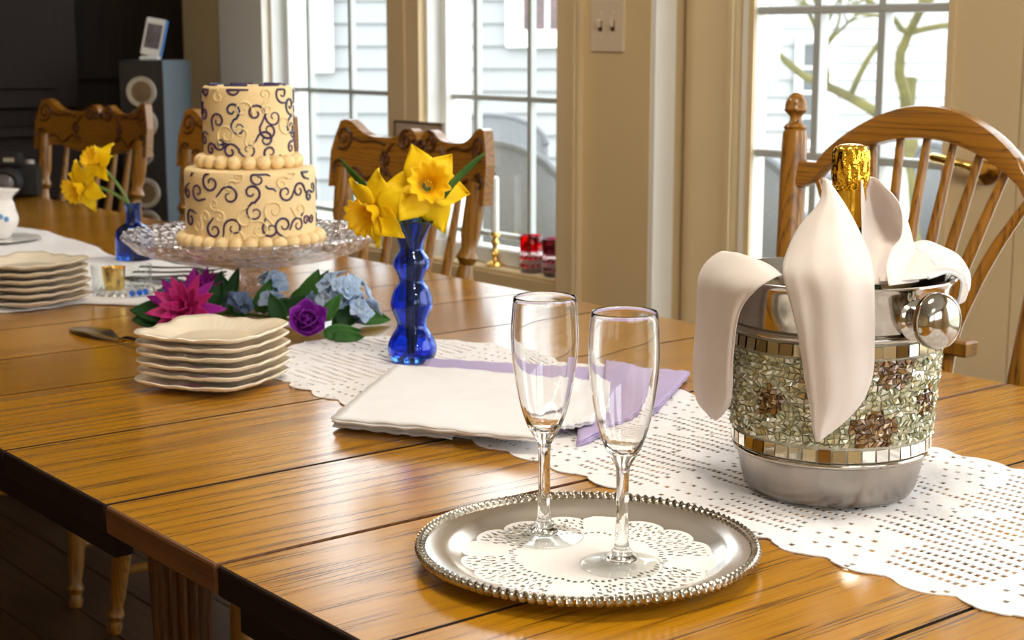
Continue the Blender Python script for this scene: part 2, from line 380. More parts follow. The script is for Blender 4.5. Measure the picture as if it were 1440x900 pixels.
M['wicker'] = mat('grey_wicker', (.17, .18, .19), (.10, .11, .115), rough=.7, scale=260, bump=.6)
M['wicker_d'] = mat('dark_grey_metal', (.10, .11, .12), rough=.5)
M['bark'] = mat('lichen_bark', (.17, .155, .05), (.10, .09, .04), rough=.9, scale=8)
M['canvas'] = mat('grey_canvas', (.45, .47, .50), rough=.9)
M['print'] = mat('sepia_print', (.60, .48, .36), (.50, .38, .27), rough=.6, scale=14)
M['frame_d'] = mat('brown_frame', (.16, .11, .07), rough=.5)
M['topiary'] = mat('dark_green_foliage', (.012, .035, .012), (.03, .07, .02), rough=.8, scale=60)
M['pot'] = mat('white_pot', (.80, .78, .74), rough=.4)
m_, nt_, b_ = new_mat('fill_lamp_diffuser'); b_.inputs['Base Color'].default_value = (1, .95, .85, 1); setp(b_, Emission_Strength=4.0); b_.inputs['Emission Color'].default_value = (1, .82, .58, 1); M['diffuser'] = m_

# ================================================================ the room
ROOM = dict(x0=-2.3, x1=2.55, y0=-2.6, y1=5.0)
XD = 2.672
fl = struct('floor', MB().box((-2.4, -2.7, -.10), (2.7, 5.1, -.022)), M['panel'])
pw = .127
k = 0; x = -2.3
pl_mesh = None
while x < 2.66:
    b = MB().box((-pw/2+.0008, -3.85, -.011), (pw/2-.0008, 3.80, .011), .0015)
    if pl_mesh is None: o = build('floor_plank', b, M['floor'], fl, False); pl_mesh = o
    else: o = copy_part(pl_mesh, fl)
    o.location = (x+pw/2, 1.2, -.011); x += pw
struct('ceiling', MB().box((-2.4, -2.7, CEIL), (2.8, 5.1, CEIL+.08)), M['ceiling'])
# right wall with two windows, a recessed door and an unseen window nearer, added for daylight
wb = MB(); SILL = T-.175; WT = 2.2
W1 = (3.73, 4.42); W2 = (2.98, 3.575); DR = (1.03, 2.50); W3 = (-1.3, .65)
wb.box((2.55, 2.67, 0), (2.70, 5.1, SILL-.012)); wb.box((2.55, 2.67, WT), (2.70, 5.1, CEIL))
for a, c in ((2.67, W2[0]), (W2[1], W1[0]), (W1[1], 5.1)): wb.box((2.55, a, SILL-.012), (2.70, c, WT))
wb.box((XD, -2.6, 2.12), (2.70, 2.67, CEIL))
for a, c in ((-2.6, W3[0]), (W3[1], DR[0]), (DR[1], 2.67)): wb.box((XD, a, 0), (2.70, c, 2.12))
wb.box((XD, W3[0], 0), (2.70, W3[1], .5))
struct('wall_right', wb, M['wall'])
struct('wall_far', MB().box((-2.4, 5.0, 0), (2.55, 5.1, CEIL)), M['panel'])
wf = bpy.data.objects['wall_far']
for i in range(9):
    xx = -2.2+i*.53
    for z0, z1 in ((.15, .95), (1.05, 2.3)):
        build('raised_panel', MB().box((xx, 4.984, z0), (xx+.45, 5.001, z1), .012), M['panel'], wf, False)
struct('wall_left', MB().box((-2.4, -2.6, 0), (-2.3, 5.0, CEIL)), M['wall'])
nb = MB()
for a, c in ((-2.4, -1.5), (.2, .5), (2.2, 2.8)): nb.box((a, -2.7, 0), (c, -2.6, CEIL))
nb.box((-1.5, -2.7, 0), (2.2, -2.6, 1.15)); nb.box((-1.5, -2.7, 2.25), (2.2, -2.6, CEIL))
struct('wall_near', nb, M['wall'])
# trims: casings round the windows and door, baseboards, corner strip whitened for door light
def trim(n, *boxes, m='trim', bev=.004):
    b = MB()
    for q in boxes: b.box(q[0], q[1], bev)
    return struct('trim_%d' % n, b, M[m])
X0 = 2.55
trim(1, ((2.528, 2.905, 0), (X0, 2.98, 2.30)), ((2.520, 2.905, 0), (2.53, 2.918, 2.30)))
trim(2, ((2.534, 3.575, SILL-.05), (X0, 3.73, 2.30)), ((2.530, 3.640, SILL-.05), (2.535, 3.665, 2.3)))
trim(3, ((2.528, 4.42, 0), (X0, 4.70, 2.30)), m='white_trim')
trim(4, ((2.528, 2.905, 2.20), (X0, 4.70, 2.30)))
trim(5, ((XD-.022, 2.500, 0), (XD, 2.655, 2.12)), ((XD-.030, 2.500, 0), (XD-.02, 2.516, 2.12)))
trim(6, ((XD-.022, .88, 0), (XD, 1.03, 2.12)))
trim(7, ((XD-.022, .88, 2.10), (XD, 2.655, 2.22)))
trim(8, ((2.552, 2.655, 0), (2.618, 2.6705, CEIL)), m='white_trim', bev=.006)  # white on this return face stands in for light from the door
trim(9, ((2.56, 2.98, SILL-.012), (2.66, 3.575, SILL)), m='trim', bev=.003)
trim(10, ((2.56, 3.73, SILL-.012), (2.66, 4.42, SILL)), m='trim', bev=.003)
struct('baseboard_right', MB().box((2.532, 2.98, 0), (2.55, 5.0, .11), .004), M['trim'])
struct('baseboard_far', MB().box((-2.3, 4.982, 0), (2.53, 5.0, .11), .004), M['panel'])

def window(name, x, y0, y1, z0, z1, ycols, zrows, fr=.035, along='y', parentless=True):
    """sash frame, muntin bars and one pane in each light; x = glass plane"""
    r = bpy.data.objects.new(name, None); COL.objects.link(r); r.location = (x, 0, 0); r['kind'] = 'structure'; r.empty_display_size = .02
    b = MB()
    b.box((-.028, y0, z0), (.028, y0+fr, z1), .004); b.box((-.028, y1-fr, z0), (.028, y1, z1), .004)
    b.box((-.028, y0+fr, z0), (.028, y1-fr, z0+fr*1.3), .004); b.box((-.028, y0+fr, z1-fr), (.028, y1-fr, z1), .004)
    build('sash_frame', b, M['vinyl'], r, False)
    if along == 'y': build('jamb_liner', MB().box((-.074, y0, z0), (-.028, y0+.012, z1), .002).box((-.074, y1-.012, z0), (-.028, y1, z1), .002).box((.028, y0, z0), (.075, y0+.012, z1), .002).box((.028, y1-.012, z0), (.075, y1, z1), .002), M['vinyl'], r, False)
    for yc in ycols: build('muntin_bar', MB().box((-.009, yc-.0075, z0+fr), (.009, yc+.0075, z1-fr), .003), M['muntin'], r, False)
    for zc in zrows: build('muntin_bar', MB().box((-.010, y0+fr, zc-.0075), (.010, y1-fr, zc+.0075), .003), M['muntin'], r, False)
    ys = [y0+fr]+sorted(ycols)+[y1-fr]; zs = [z0+fr*1.3]+sorted(zrows)+[z1-fr]
    for i in range(len(ys)-1):
        for j in range(len(zs)-1):
            build('pane', MB().add([(0, ys[i], zs[j]), (0, ys[i+1], zs[j]), (0, ys[i+1], zs[j+1]), (0, ys[i], zs[j+1])], [(0, 1, 2, 3)]), M['pane'], r, False)
    return r
XG = 2.63
zc = [T+.273-.37*k for k in (1,)]+[T+.273+.37*k for k in (0, 1, 2)]
window('window_1', XG, W1[0], W1[1], SILL, WT, [onX(495, 50, XG)[1], onX(436, 50, XG)[1]], zc)
window('window_2', XG, W2[0], W2[1], SILL, WT, [onX(672, 50, XG)[1], onX(748, 50, XG)[1]], zc)
window('window_3', XD+.05, W3[0], W3[1], .5, 2.12, [-.65, 0.0], [.9, 1.3, 1.7])  # out of view, added for more daylight from the side
for n, (a, c) in enumerate(((-1.5, .2), (.5, 2.2))):
    o = window('window_%d' % (4+n), 0, a, c, 1.15, 2.25, [a+.57, a+1.13], [1.5, 1.85]); o.rotation_euler.z = -PI/2; o.location = (0, -2.65, 0)  # unseen windows added behind the camera to let in daylight
# rotate so that local y runs along world x
def door_leaf(n, y0, y1, gy0, gy1, handle_y):
    r = bpy.data.objects.new('door_%d' % n, None); COL.objects.link(r); r.location = (XD+.02, (y0+y1)/2, .005); r['kind'] = 'structure'; r.empty_display_size = .02
    oy = -(y0+y1)/2
    def bb(a, c, z0, z1, x0=-.02, x1=.02, bev=.003): return MB().box((x0, a+oy, z0), (x1, c+oy, z1), bev)
    gz0, gz1 = .28, 1.97
    build('door_stile', bb(y0+.001, gy0, 0, 2.09), M['trim'], r, False); build('door_stile', bb(gy1, y1-.001, 0, 2.09), M['white_trim' if n == 1 else 'trim'], r, False)
    build('door_rail', bb(gy0, gy1, 0, gz0), M['trim'], r, False); build('door_rail', bb(gy0, gy1, gz1, 2.09), M['trim'], r, False)
    b = MB()
    for a, c in ((gy0-.016, gy0), (gy1, gy1+.016)): b.box((-.026, a+oy, gz0-.016), (-.018, c+oy, gz1+.016), .003)
    build('glazing_bead', b, M['trim'], r, False)
    cols = [gy0+(gy1-gy0)*k/3 for k in (1, 2)]; rows = [T+.168-.318, T+.168, T+.486, T+.804]
    for yc in cols: build('muntin_bar', bb(yc-.009, yc+.009, gz0, gz1, -.014, .014), M['muntin'], r, False)
    for z in rows: build('muntin_bar', bb(gy0, gy1, z-.009, z+.009, -.015, .015), M['muntin'], r, False)
    ys = [gy0]+cols+[gy1]; zs = [gz0]+rows+[gz1]
    for i in range(3):
        for j in range(5):
            build('pane', MB().add([(0, ys[i]+oy, zs[j]), (0, ys[i+1]+oy, zs[j]), (0, ys[i+1]+oy, zs[j+1]), (0, ys[i]+oy, zs[j+1])], [(0, 1, 2, 3)]), M['pane'], r, False)
    if handle_y:
        hz = T+.172; h = build('door_handle', MB().lathe([(.0, 0), (.032, 0), (.034, .004), (.026, .010), (.015, .014), (.0125, .04), (.0, .04)], 24).xf(Matrix.Rotation(-PI/2, 4, 'Y')).mv((-.02, handle_y+oy, hz)), M['brass'], r)
        pts = spline([(-.055, 0, 0), (-.06, .03, .006), (-.062, .07, .012), (-.055, .112, .016)], 14)
        build('lever', MB().tube(pts+np.array([0, handle_y+oy, hz]), [.011]*3+[.009]*8+[.0095, .010, .006], 10), M['brass'], h)
door_leaf(1, 1.765, 2.498, 1.936, 2.456, 1.83)
door_leaf(2, 1.032, 1.763, 1.075, 1.595, None)
# unseen ceiling fill lamps, added to brighten the table and room
for (lx, ly), watt, lab in FILL_LAMPS:
    r = thing('fill_lamp', lab, 'lamp', (lx, ly, CEIL), 0, 'added fill lamps')
    build('fill_lamp_rim', MB().lathe([(.20, 0), (.27, 0), (.28, -.02), (.27, -.05), (.255, -.05), (.25, -.03)], 40, closed=True), M['white_trim'], r)
    build('diffuser', MB().lathe([(0, -.012), (.25, -.012), (.25, -.03), (.15, -.04), (0, -.042)], 40), M['diffuser'], r)
    ld = bpy.data.lights.new('fill_light', 'AREA'); ld.shape = 'DISK'; ld.size = .5; ld.energy = watt; ld.color = FILL_COL
    lo = bpy.data.objects.new('fill_light', ld); COL.objects.link(lo); lo.parent = r; lo.location = (0, 0, -.06)

# light switch on the pier
r = thing('light_switch', 'cream double light switch on the tan pier beside the windows', 'switch', (X0, 2.815, T+.46))
build('switch_plate', MB().box((-.006, -.057, -.062), (0, .057, .062), .002), M['switch'], r, False)
for yy in (-.022, .022):
    g = build('toggle', MB().box((-.018, yy-.004, -.004), (-.005, yy+.004, .014), .002), M['switch'], r, False)
    build('toggle_slot', MB().box((-.0075, yy-.006, -.013), (-.0055, yy+.006, .013)), M['carve'], g, False)
    for zz in (-.03, .03): build('screw', MB().lathe([(0, 0), (.003, 0), (.0025, .0015), (0, .002)], 10).xf(Matrix.Rotation(-PI/2, 4, 'Y')).mv((-.006, yy, zz)), M['switch'], r)

# ================================================================ outside
gnd = struct('ground', MB().box((2.7, -30, -.32), (60, 60, -.14)), M['lawn'])
for i in range(7):
    for j in range(14):
        build('paving_slab', MB().box((2.83+i*.6, -2+j*.6, -.14), (3.42+i*.6, -1.41+j*.6, -.10), .006), M['patio'], gnd, False)
# neighbour's house: lapped siding that faces the room squarely
def house(loc, rz, label, wid, rows, expo, wins, roof_h, name='neighbour_house', sid='siding'):
    r = thing(name, label, 'house', loc, rz)
    build('wall_core', MB().box((-wid/2, .03, 0), (wid/2, 4, rows*expo)), M[sid], r, False)
    n = 0; first = None
    for k in range(rows):
        z = k*expo
        b = MB().add([(-wid/2, -.012, 0), (wid/2, -.012, 0), (wid/2, .02, expo+.015), (-wid/2, .02, expo+.015), (-wid/2, .03, 0), (wid/2, .03, 0)], [(0, 1, 2, 3), (0, 4, 5, 1)])
        if first is None: o = build('siding_board', b, M[sid], r, False); first = o
        else: o = copy_part(first, r)
        o.location = (0, 0, z)
    for (x0, x1, z0, z1, m, nc, nr, t) in wins:
        b = MB()
        for q in ((x0-t, x0, z0-t, z1+t), (x1, x1+t, z0-t, z1+t)): b.box((q[0], -.07, q[2]), (q[1], .03, q[3]), .01)
        for q in ((x0, x1, z0-t, z0), (x0, x1, z1, z1+t)): b.box((q[0], -.07, q[2]), (q[1], .03, q[3]), .01)
        wn = build('house_window', b, M['houset'], r, False)
        for i in range(nc):
            for j in range(nr):
                xa = x0+(x1-x0)*i/nc; xb = x0+(x1-x0)*(i+1)/nc; za = z0+(z1-z0)*j/nr; zb = z0+(z1-z0)*(j+1)/nr
                build('house_pane', MB().box((xa+.02, -.03, za+.02), (xb-.02, -.02, zb-.02)), M[m], wn, False)
        build('window_backing', MB().box((x0, -.022, z0), (x1, -.014, z1)), M['houset'], wn, False)
    rf = MB().add([(-wid/2-.3, -.4, rows*expo-.05), (wid/2+.3, -.4, rows*expo-.05), (wid/2+.3, 4.4, rows*expo-.05), (-wid/2-.3, 4.4, rows*expo-.05), (-wid/2-.3, 2, rows*expo+roof_h), (wid/2+.3, 2, rows*expo+roof_h)],
                  [(0, 1, 5, 4), (3, 4, 5, 2), (0, 4, 3), (1, 2, 5), (0, 3, 2, 1)])
    build('roof', rf, M['roof'], r, False)
    return r
DH = 13.0
c = at(180, 60, DH)
hc = np.array([c[0], c[1]]); 
def hp(px, py):   # pixel -> house-front coordinates (house faces the room squarely)
    p = at(px, py, DH) - np.array([hc[0], hc[1], -.14]); rx = np.array([math.cos(YAW), -math.sin(YAW)]); return float(p[:2]@rx), float(p[2])
wa = [hp(402, 80), hp(447, 0)]; wc = [hp(733, 45), hp(800, 0)]
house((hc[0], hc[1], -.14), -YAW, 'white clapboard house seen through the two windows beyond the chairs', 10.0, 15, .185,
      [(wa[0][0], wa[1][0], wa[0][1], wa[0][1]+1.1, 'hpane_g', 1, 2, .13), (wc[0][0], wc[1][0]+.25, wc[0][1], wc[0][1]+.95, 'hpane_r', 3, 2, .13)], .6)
DH = 17.0
c = at(1650, 60, DH); hc = np.array([c[0], c[1]]); 
wa = [hp(1128, 200), hp(1166, 60)]; wc = [hp(1068, 80), hp(1084, 0)]
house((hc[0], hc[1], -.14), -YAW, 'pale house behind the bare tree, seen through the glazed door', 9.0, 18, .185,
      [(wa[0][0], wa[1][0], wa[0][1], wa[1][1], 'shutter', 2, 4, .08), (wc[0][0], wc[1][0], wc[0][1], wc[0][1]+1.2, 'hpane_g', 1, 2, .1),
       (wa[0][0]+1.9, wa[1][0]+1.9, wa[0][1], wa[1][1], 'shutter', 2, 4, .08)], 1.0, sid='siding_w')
# bare tree with lichen-green limbs
def tree(loc, label, seed):
    rd = random.Random(seed); r = thing('bare_tree', label, 'tree', loc)
    b = MB()
    def grow(p, d, rad, ln, dep):
        n = 6; pts = [p]; q = Vector(p); dd = Vector(d).normalized()
        for k in range(n):
            dd = (dd+Vector((rd.uniform(-.22, .22), rd.uniform(-.22, .22), rd.uniform(-.12, .16)))).normalized(); q = q+dd*ln/n; pts.append(tuple(q))
        b.tube(pts, list(np.linspace(rad, rad*.62, n+1)), 7 if dep < 3 else 5)
        if dep < 5:
            for k in range(4 if dep == 1 else 3 if dep < 4 else 2):
                a = Vector((rd.uniform(-1, 1), rd.uniform(-1, 1), rd.uniform(-.35, .8))).normalized()
                s = rd.randint(3, n); grow(pts[s], (dd*.55+a*.75), rad*.54, ln*rd.uniform(.6, .82), dep+1)
    grow((0, 0, -.05), (0, 0, 1), .066, 1.2, 0)
    build('branches', b, M['bark'], r)
p = at(1300, 200, 9.0)
tree((p[0], p[1], -.14), 'bare tree with lichen-green branches outside the glazed door', 5)
# wicker patio chairs
def patio_chair(loc, rz, label):
    r = thing('patio_chair', label, 'chair', loc, rz, 'grey wicker chairs on the patio')
    # back: arched slab
    P = []
    for i in range(13):
        a = PI*i/12; yy = -.28*math.cos(a); hgt = .78+.14*math.sin(a)
        P.append([(.26+.05*math.sin(a), yy, .38), (.30+.06*math.sin(a), yy, .6), (.33+.06*math.sin(a), yy*1.03, hgt)])
    build('backrest', MB().grid(P), M['wicker'], r, True, solid=.035)
    top = [q[2] for q in P]; build('back_rim', MB().tube(top, .02, 8), M['wicker_d'], r)
    build('seat', MB().box((-.28, -.27, .34), (.28, .27, .42), .02), M['wicker'], r, False)
    for s in (-1, 1):
        build('armrest', MB().tube(spline([(.32, s*.29, .66), (.1, s*.31, .65), (-.22, s*.31, .62), (-.29, s*.30, .5), (-.28, s*.28, .36)], 16), .028, 8), M['wicker'], r)
        build('leg', MB().box((-.28, s*.25-.02, 0), (-.24, s*.25+.02, .35)), M['wicker_d'], r, False)
        build('leg', MB().box((.24, s*.25-.02, 0), (.28, s*.25+.02, .35)), M['wicker_d'], r, False)
    return r
patio_chair((3.9, 4.72, -.10), math.radians(200), 'grey wicker patio chair standing outside behind the ruby glasses')
patio_chair((4.6, 5.85, -.10), math.radians(60), 'grey wicker patio chair turned sideways beyond the window with the candle')
patio_chair((4.5, 4.05, -.10), math.radians(190), 'grey wicker patio chair outside the glazed door behind the turned post')
patio_chair((5.0, 3.2, -.10), math.radians(150), 'grey wicker patio chair further out on the paving beyond the glazed door')
r = thing('patio_table', 'round grey patio table with a folded umbrella among the wicker chairs', 'table', (5.3, 4.9, -.10))
build('table_top', MB().lathe([(0, .70), (.55, .70), (.56, .715), (.55, .73), (0, .73)], 36), M['wicker_d'], r)
build('pedestal', MB().lathe([(.28, 0), (.28, .02), (.04, .06), (.035, .4), (.05, .70)], 20), M['wicker_d'], r)
build('umbrella_pole', MB().lathe([(.02, .73), (.02, 2.3)], 10), M['wicker_d'], r)
build('umbrella_cloth', MB().lathe([(.10, 1.05), (.13, 1.15), (.11, 1.7), (.05, 2.3), (.01, 2.36)], 20, fn=lambda a, z, rr: 1+.12*math.cos(8*a)), M['canvas'], r)

# ================================================================ the dining table
TX0, TX1 = .576, 1.682; TXC = (TX0+TX1)/2
tb = thing('dining_table', 'long golden oak extension dining table with cross boards and fluted legs', 'table', (TXC, 2.3, 0))
seams = [.22, .44, .66, .88, 1.106, 1.32, 1.57, 1.825, 2.04, 2.255, 2.48, 2.70, 2.93, 3.15, 3.38, 3.60, 3.83, 4.05, 4.30]
WID = {1.106: .0032, 1.57: .0022, 1.32: .0024, 1.825: .0020}
for a, c in zip(seams[:-1], seams[1:]):
    ga = WID.get(a, .0017); gc = WID.get(c, .0017); hy = (c-a)/2
    # eased long edges, rounded ends
    prof = []
    xs = (TX1-TX0)/2
    b = MB()
    ring = [(-xs+.003, -.028), (-xs, -.025), (-xs, -.015), (-xs, -.003), (-xs+.0008, -.0010), (-xs+.0028, 0), (xs-.0028, 0), (xs-.0008, -.0010), (xs, -.003), (xs, -.015), (xs, -.025), (xs-.003, -.028)]
    rows = []
    for y, d in ((-hy+ga, -.0014), (-hy+ga+.0004, 0), (hy-gc-.0004, 0), (hy-gc, -.0014)):
        rows.append([(q[0], y, q[1]+(d if q[1] > -.003 else 0)) for q in ring])
    n = len(ring); b.grid(rows, closed_v=True); b.f.append(tuple(range(n))); b.f.append(tuple(range(4*n-1, 3*n-1, -1)))
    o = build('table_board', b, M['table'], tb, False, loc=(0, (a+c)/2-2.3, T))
    o.data.materials.append(M['table_edge_leaf'] if 1.1 < a < 1.2 else M['table_edge'])     # darker colour on end and joint faces
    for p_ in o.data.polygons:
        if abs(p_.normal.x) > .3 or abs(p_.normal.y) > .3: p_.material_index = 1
# aprons under the fixed boards, set back from the edge, with the leaf between left open
for x in (-.535, .515):
    for y0, y1 in ((.30, 1.10), (1.345, 4.25)):
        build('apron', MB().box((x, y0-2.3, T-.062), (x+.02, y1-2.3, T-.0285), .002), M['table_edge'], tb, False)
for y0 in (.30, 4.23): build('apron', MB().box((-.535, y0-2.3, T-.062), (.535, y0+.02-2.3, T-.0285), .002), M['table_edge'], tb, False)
flute = lambda a, z, r: 1+(.17*(abs(math.cos(8*a))-.5) if .12 < z < .62 else 0)
lp = [(.03, 0), (.045, .005), (.05, .03), (.036, .055), (.033, .07), (.044, .10), (.046, .121)]+[(.036+.012*t, .1215+.498*t) for t in np.linspace(0, 1, 12)]+[(.052, .621), (.054, .64), (.045, .66), (.05, .67), (.05, T-.0285)]
lo = None
for (x, y) in ((1.00, 2.03), (1.00, 1.72), (1.28, 2.03), (1.28, 1.72), (.68, 3.72), (1.58, 3.72), (.68, .45), (1.58, .45)):
    if lo is None: lo = build('leg', MB().lathe(lp, 96, flute), M['leg'], tb, True, angle=30)
    else: lo = copy_part(lo, tb)
    lo.location = (x-TXC, y-2.3, 0)
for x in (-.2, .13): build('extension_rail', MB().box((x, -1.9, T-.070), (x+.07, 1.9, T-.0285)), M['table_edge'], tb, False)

# ================================================================ chairs
def turned(p0, p1, prof, n=14):
    """turned member from p0 to p1; prof = [(t, r)...]"""
    p0 = Vector(p0); p1 = Vector(p1); L_ = (p1-p0).length
    b = MB().lathe([(r, t*L_) for t, r in prof], n)
    return b.xf(Matrix.Translation(p0) @ basis(p1-p0, (0, 1, 0)))
def bend(path, prof, n=12):
    pts = spline(path, 30); ts = np.linspace(0, 1, 30)
    pr = np.interp(ts, [q[0] for q in prof], [q[1] for q in prof]); return MB().tube(pts, pr, n)
LEG = [(0, .013), (.03, .016), (.06, .012), (.09, .018), (.12, .012), (.2, .016), (.45, .021), (.52, .021), (.54, .015), (.57, .023), (.60, .015), (.63, .021), (.9, .019), (1, .017)]
STILE = [(0, .018), (.10, .019), (.12, .013), (.15, .022), (.18, .013), (.24, .016), (.42, .024), (.58, .020), (.66, .013), (.69, .022), (.73, .014), (.78, .019), (1, .019)]
SPIN = [(0, .007), (.10, .008), (.14, .014), (.17, .008), (.20, .013), (.24, .008), (.45, .012), (.7, .010), (1, .006)]
def crest_top(s):
    ear = .034*math.exp(-((abs(s)-.86)/.16)**2); mid = .022*math.exp(-((abs(s)-.13)/.12)**2)
    return .098+ear+mid-.010*math.exp(-(s/.04)**2)-(.05*max(0, abs(s)-.93)/.07)**1
def base_chair(t, seat_w=.46):
    # seat with rounded corners, faces -x (towards the table)
    poly = []
    for cx, cy, a0 in ((.20, .19, 0), (-.25, .23, PI/2), (-.25, -.23, PI), (.20, -.19, 1.5*PI)):
        for k in range(6): a = a0+PI/2*k/5; poly.append((cx+.04*math.cos(a), cy+.04*math.sin(a)))
    build('seat', MB().prism(poly, .43, .462), M['crest'], t, False)
    for sx, sy, sp in ((-.245, 1, .03), (-.245, -1, .03), (.18, 1, .03), (.18, -1, .03)):
        build('leg', turned((sx*1.18, sy*(.26 if sx < 0 else .225), 0), (sx, sy*(.22 if sx < 0 else .19), .432), LEG), M['chair'], t)
    for sy in (-1, 1): build('stretcher', turned((-.276, sy*.248, .13), (.203, sy*.214, .13), [(0, .008), (.3, .012), (.5, .016), (.7, .012), (1, .008)], 10), M['chair'], t)
    build('stretcher', turned((-.03, -.230, .13), (-.03, .230, .13), [(0, .008), (.3, .012), (.5, .016), (.7, .012), (1, .008)], 10), M['chair'], t)
    build('stretcher', turned((-.264, -.238, .24), (-.264, .238, .24), [(0, .008), (.3, .012), (.5, .018), (.7, .012), (1, .008)], 10), M['chair'], t)
def press_chair(loc, rz, label):
    t = thing('pressback_chair', label, 'chair', loc, rz, 'press-back oak chairs along the window side')
    base_chair(t)
    hw = .272; z0 = .888
    def yx(s): return hw*s, .262+.035*(1-s*s)
    front = []; back = []
    N_ = 49
    for i in range(N_):
        s = -1+2*i/(N_-1); y, x = yx(s); zt = z0+crest_top(s); zb = z0+.008*math.cos(3*PI*s)-.004
        col = [zb+(zt-zb)*q/6 for q in range(7)]
        front.append([(x-.011+.10*(z-z0), y, z) for z in col]); back.append([(x+.011+.10*(z-z0), y, z) for z in reversed(col)])
    P = [f+b_ for f, b_ in zip(front, back)]
    b = MB().grid(P, closed_v=True); b.f.append(tuple(range(14))); b.f.append(tuple(range(len(b.v)-1, len(b.v)-15, -1)))
    cr = build('crest_rail', b, M['crest'], t, True, angle=35)
    # pressed ornament: scrolls and a cartouche in darker stain, slightly proud
    def onc(s, h): y, x = yx(s); return (x-.0125+.10*h, y, z0+h)
    def curl(cs, ch, r, turns, sg, a0=0):
        return [onc(cs+sg*r*(1-.8*u)*math.cos(a0+turns*TAU*u)/hw, ch+r*(1-.8*u)*math.sin(a0+turns*TAU*u)) for u in np.linspace(0, 1, 28)]
    for sg in (-1, 1):
        for (cs, ch, r, tn, a0) in ((.86, .095, .026, 1.5, -2.2), (.16, .095, .022, 1.5, 1.2), (.90, .03, .018, 1.3, .6), (.38, .055, .016, 1.3, 2.0), (.05, .088, .012, 1.2, 0)):
            build('carving', MB().tube(curl(sg*cs, ch, r, tn, -sg, a0), .0032, 6), M['carve'], cr)
        pts = [onc(sg*(.30+.10*math.sin(u*PI)), .018+.07*u) for u in np.linspace(0, 1, 16)]; build('carving', MB().tube(pts, .003, 6), M['carve'], cr)
        pts = [onc(sg*(.36+.44*u), .022+.010*math.sin(u*TAU*1.5)) for u in np.linspace(0, 1, 24)]; build('carving', MB().tube(pts, .003, 6), M['carve'], cr)
        pts = [onc(sg*(.40+.36*u), .083+.012*u+.004*math.sin(u*TAU)) for u in np.linspace(0, 1, 20)]; build('carving', MB().tube(pts, .0026, 6), M['carve'], cr)
    for sg in (-1, 1):
        y, x = yx(sg*.86)
        build('back_stile', turned((.205, sg*.205, .455), (x-.004, y, z0+.03), STILE), M['chair'], t)
    for k in range(5):
        s = -.56+.28*k; y, x = yx(s)
        build('spindle', turned((.200, s*.25, .455), (x, y, z0+.012), SPIN, 10), M['chair'], t)
    return t
press_chair((1.545, 2.60, 0), math.radians(0), 'carved press-back oak chair behind the blue wavy vase, against the bright windows')
press_chair((1.545, 3.31, 0), math.radians(0), 'carved press-back oak chair mostly hidden behind the tiered cake')
press_chair((1.575, 4.13, 0), math.radians(10), 'carved press-back oak chair in front of the tower speaker')
# arched fan-back chair with turned posts
t = thing('arched_chair', 'arch-back oak chair with fanned spindles and a finial post behind the ice bucket', 'chair', (1.60, 1.388, 0))
base_chair(t)
_pd = [(0, .0004), (.002, .006), (.006, .011), (.013, .0152), (.021, .0172), (.027, .0172), (.029, .0182), (.032, .0182), (.034, .0150), (.041, .0095), (.047, .0090), (.053, .0115), (.056, .0165), (.060, .0180), (.064, .0155), (.066, .0180), (.075, .0192), (.14, .0205), (.30, .0200), (.50, .021), (.722, .019)]
POST = [(1-d/.722, r) for d, r in reversed(_pd)]
for sg in (-1, 1): build('back_post', turned((.19, sg*.188, .45), (.268, sg*.240, T+.345), POST, 20), M['chair'], t)
def bx(z): return .19+.078*(z-.45)/(T+.345-.45)
N_ = 41; P = []
def arch_o(u):   # outer edge, u -1..1
    a = abs(u); return T+.243+.090*(math.cos(min(a/.80, 1)*PI/2)**.75 if a < .80 else 0)
def arch_i(u):
    a = abs(u); return T+.200+.083*(math.cos(min(a/.86, 1)*PI/2)**.7 if a < .86 else 0)
for i in range(N_):
    u = -1+2*i/(N_-1); zo, zi = arch_o(u), min(arch_i(u), arch_o(u)-.03); y = .228*u
    xo, xi = bx(zo)+.012*(1-u*u), bx(zi)+.012*(1-u*u)
    P.append([(xi-.0125, y, zi+.003), (xi-.0135, y, (zi*3+zo)/4), (xo-.0135, y, (zi+3*zo)/4), (xo-.0105, y, zo-.002), (xo, y, zo), (xo+.0105, y, zo-.002), (xo+.0135, y, (zi+3*zo)/4), (xi+.0135, y, (zi*3+zo)/4), (xi+.0125, y, zi+.003), (xi, y, zi)])
b = MB().grid(P, closed_v=True); b.f.append(tuple(range(10))); b.f.append(tuple(range(len(b.v)-1, len(b.v)-11, -1)))
build('arched_crest', b, M['crest'], t, True, angle=50)
for k in range(-4, 5):
    u = k*.205; zt = min(arch_i(u), arch_o(u)-.03)+.006; yt = .228*u; yb = k*.0225
    xx = lambda z: bx(z)+.004
    path = [(xx(.46), yb*.9, .455), (xx(.62), yb*.95, .62), (xx(T), yb, T), (xx(T+.06), yb+(yt-yb)*.16, T+.06), (xx(T+.14), yb+(yt-yb)*.52, T+.14), (xx(zt)+.012*(1-u*u), yt, zt)]
    build('fan_spindle', bend(path, [(0, .0075), (.4, .0085), (.8, .0085), (1, .006)], 10), M['chair'], t)
build('spindle_bar', MB().box((bx(T)-.012, -.125, T-.010), (bx(T)+.016, .125, T+.012), .003), M['chair'], t, False)

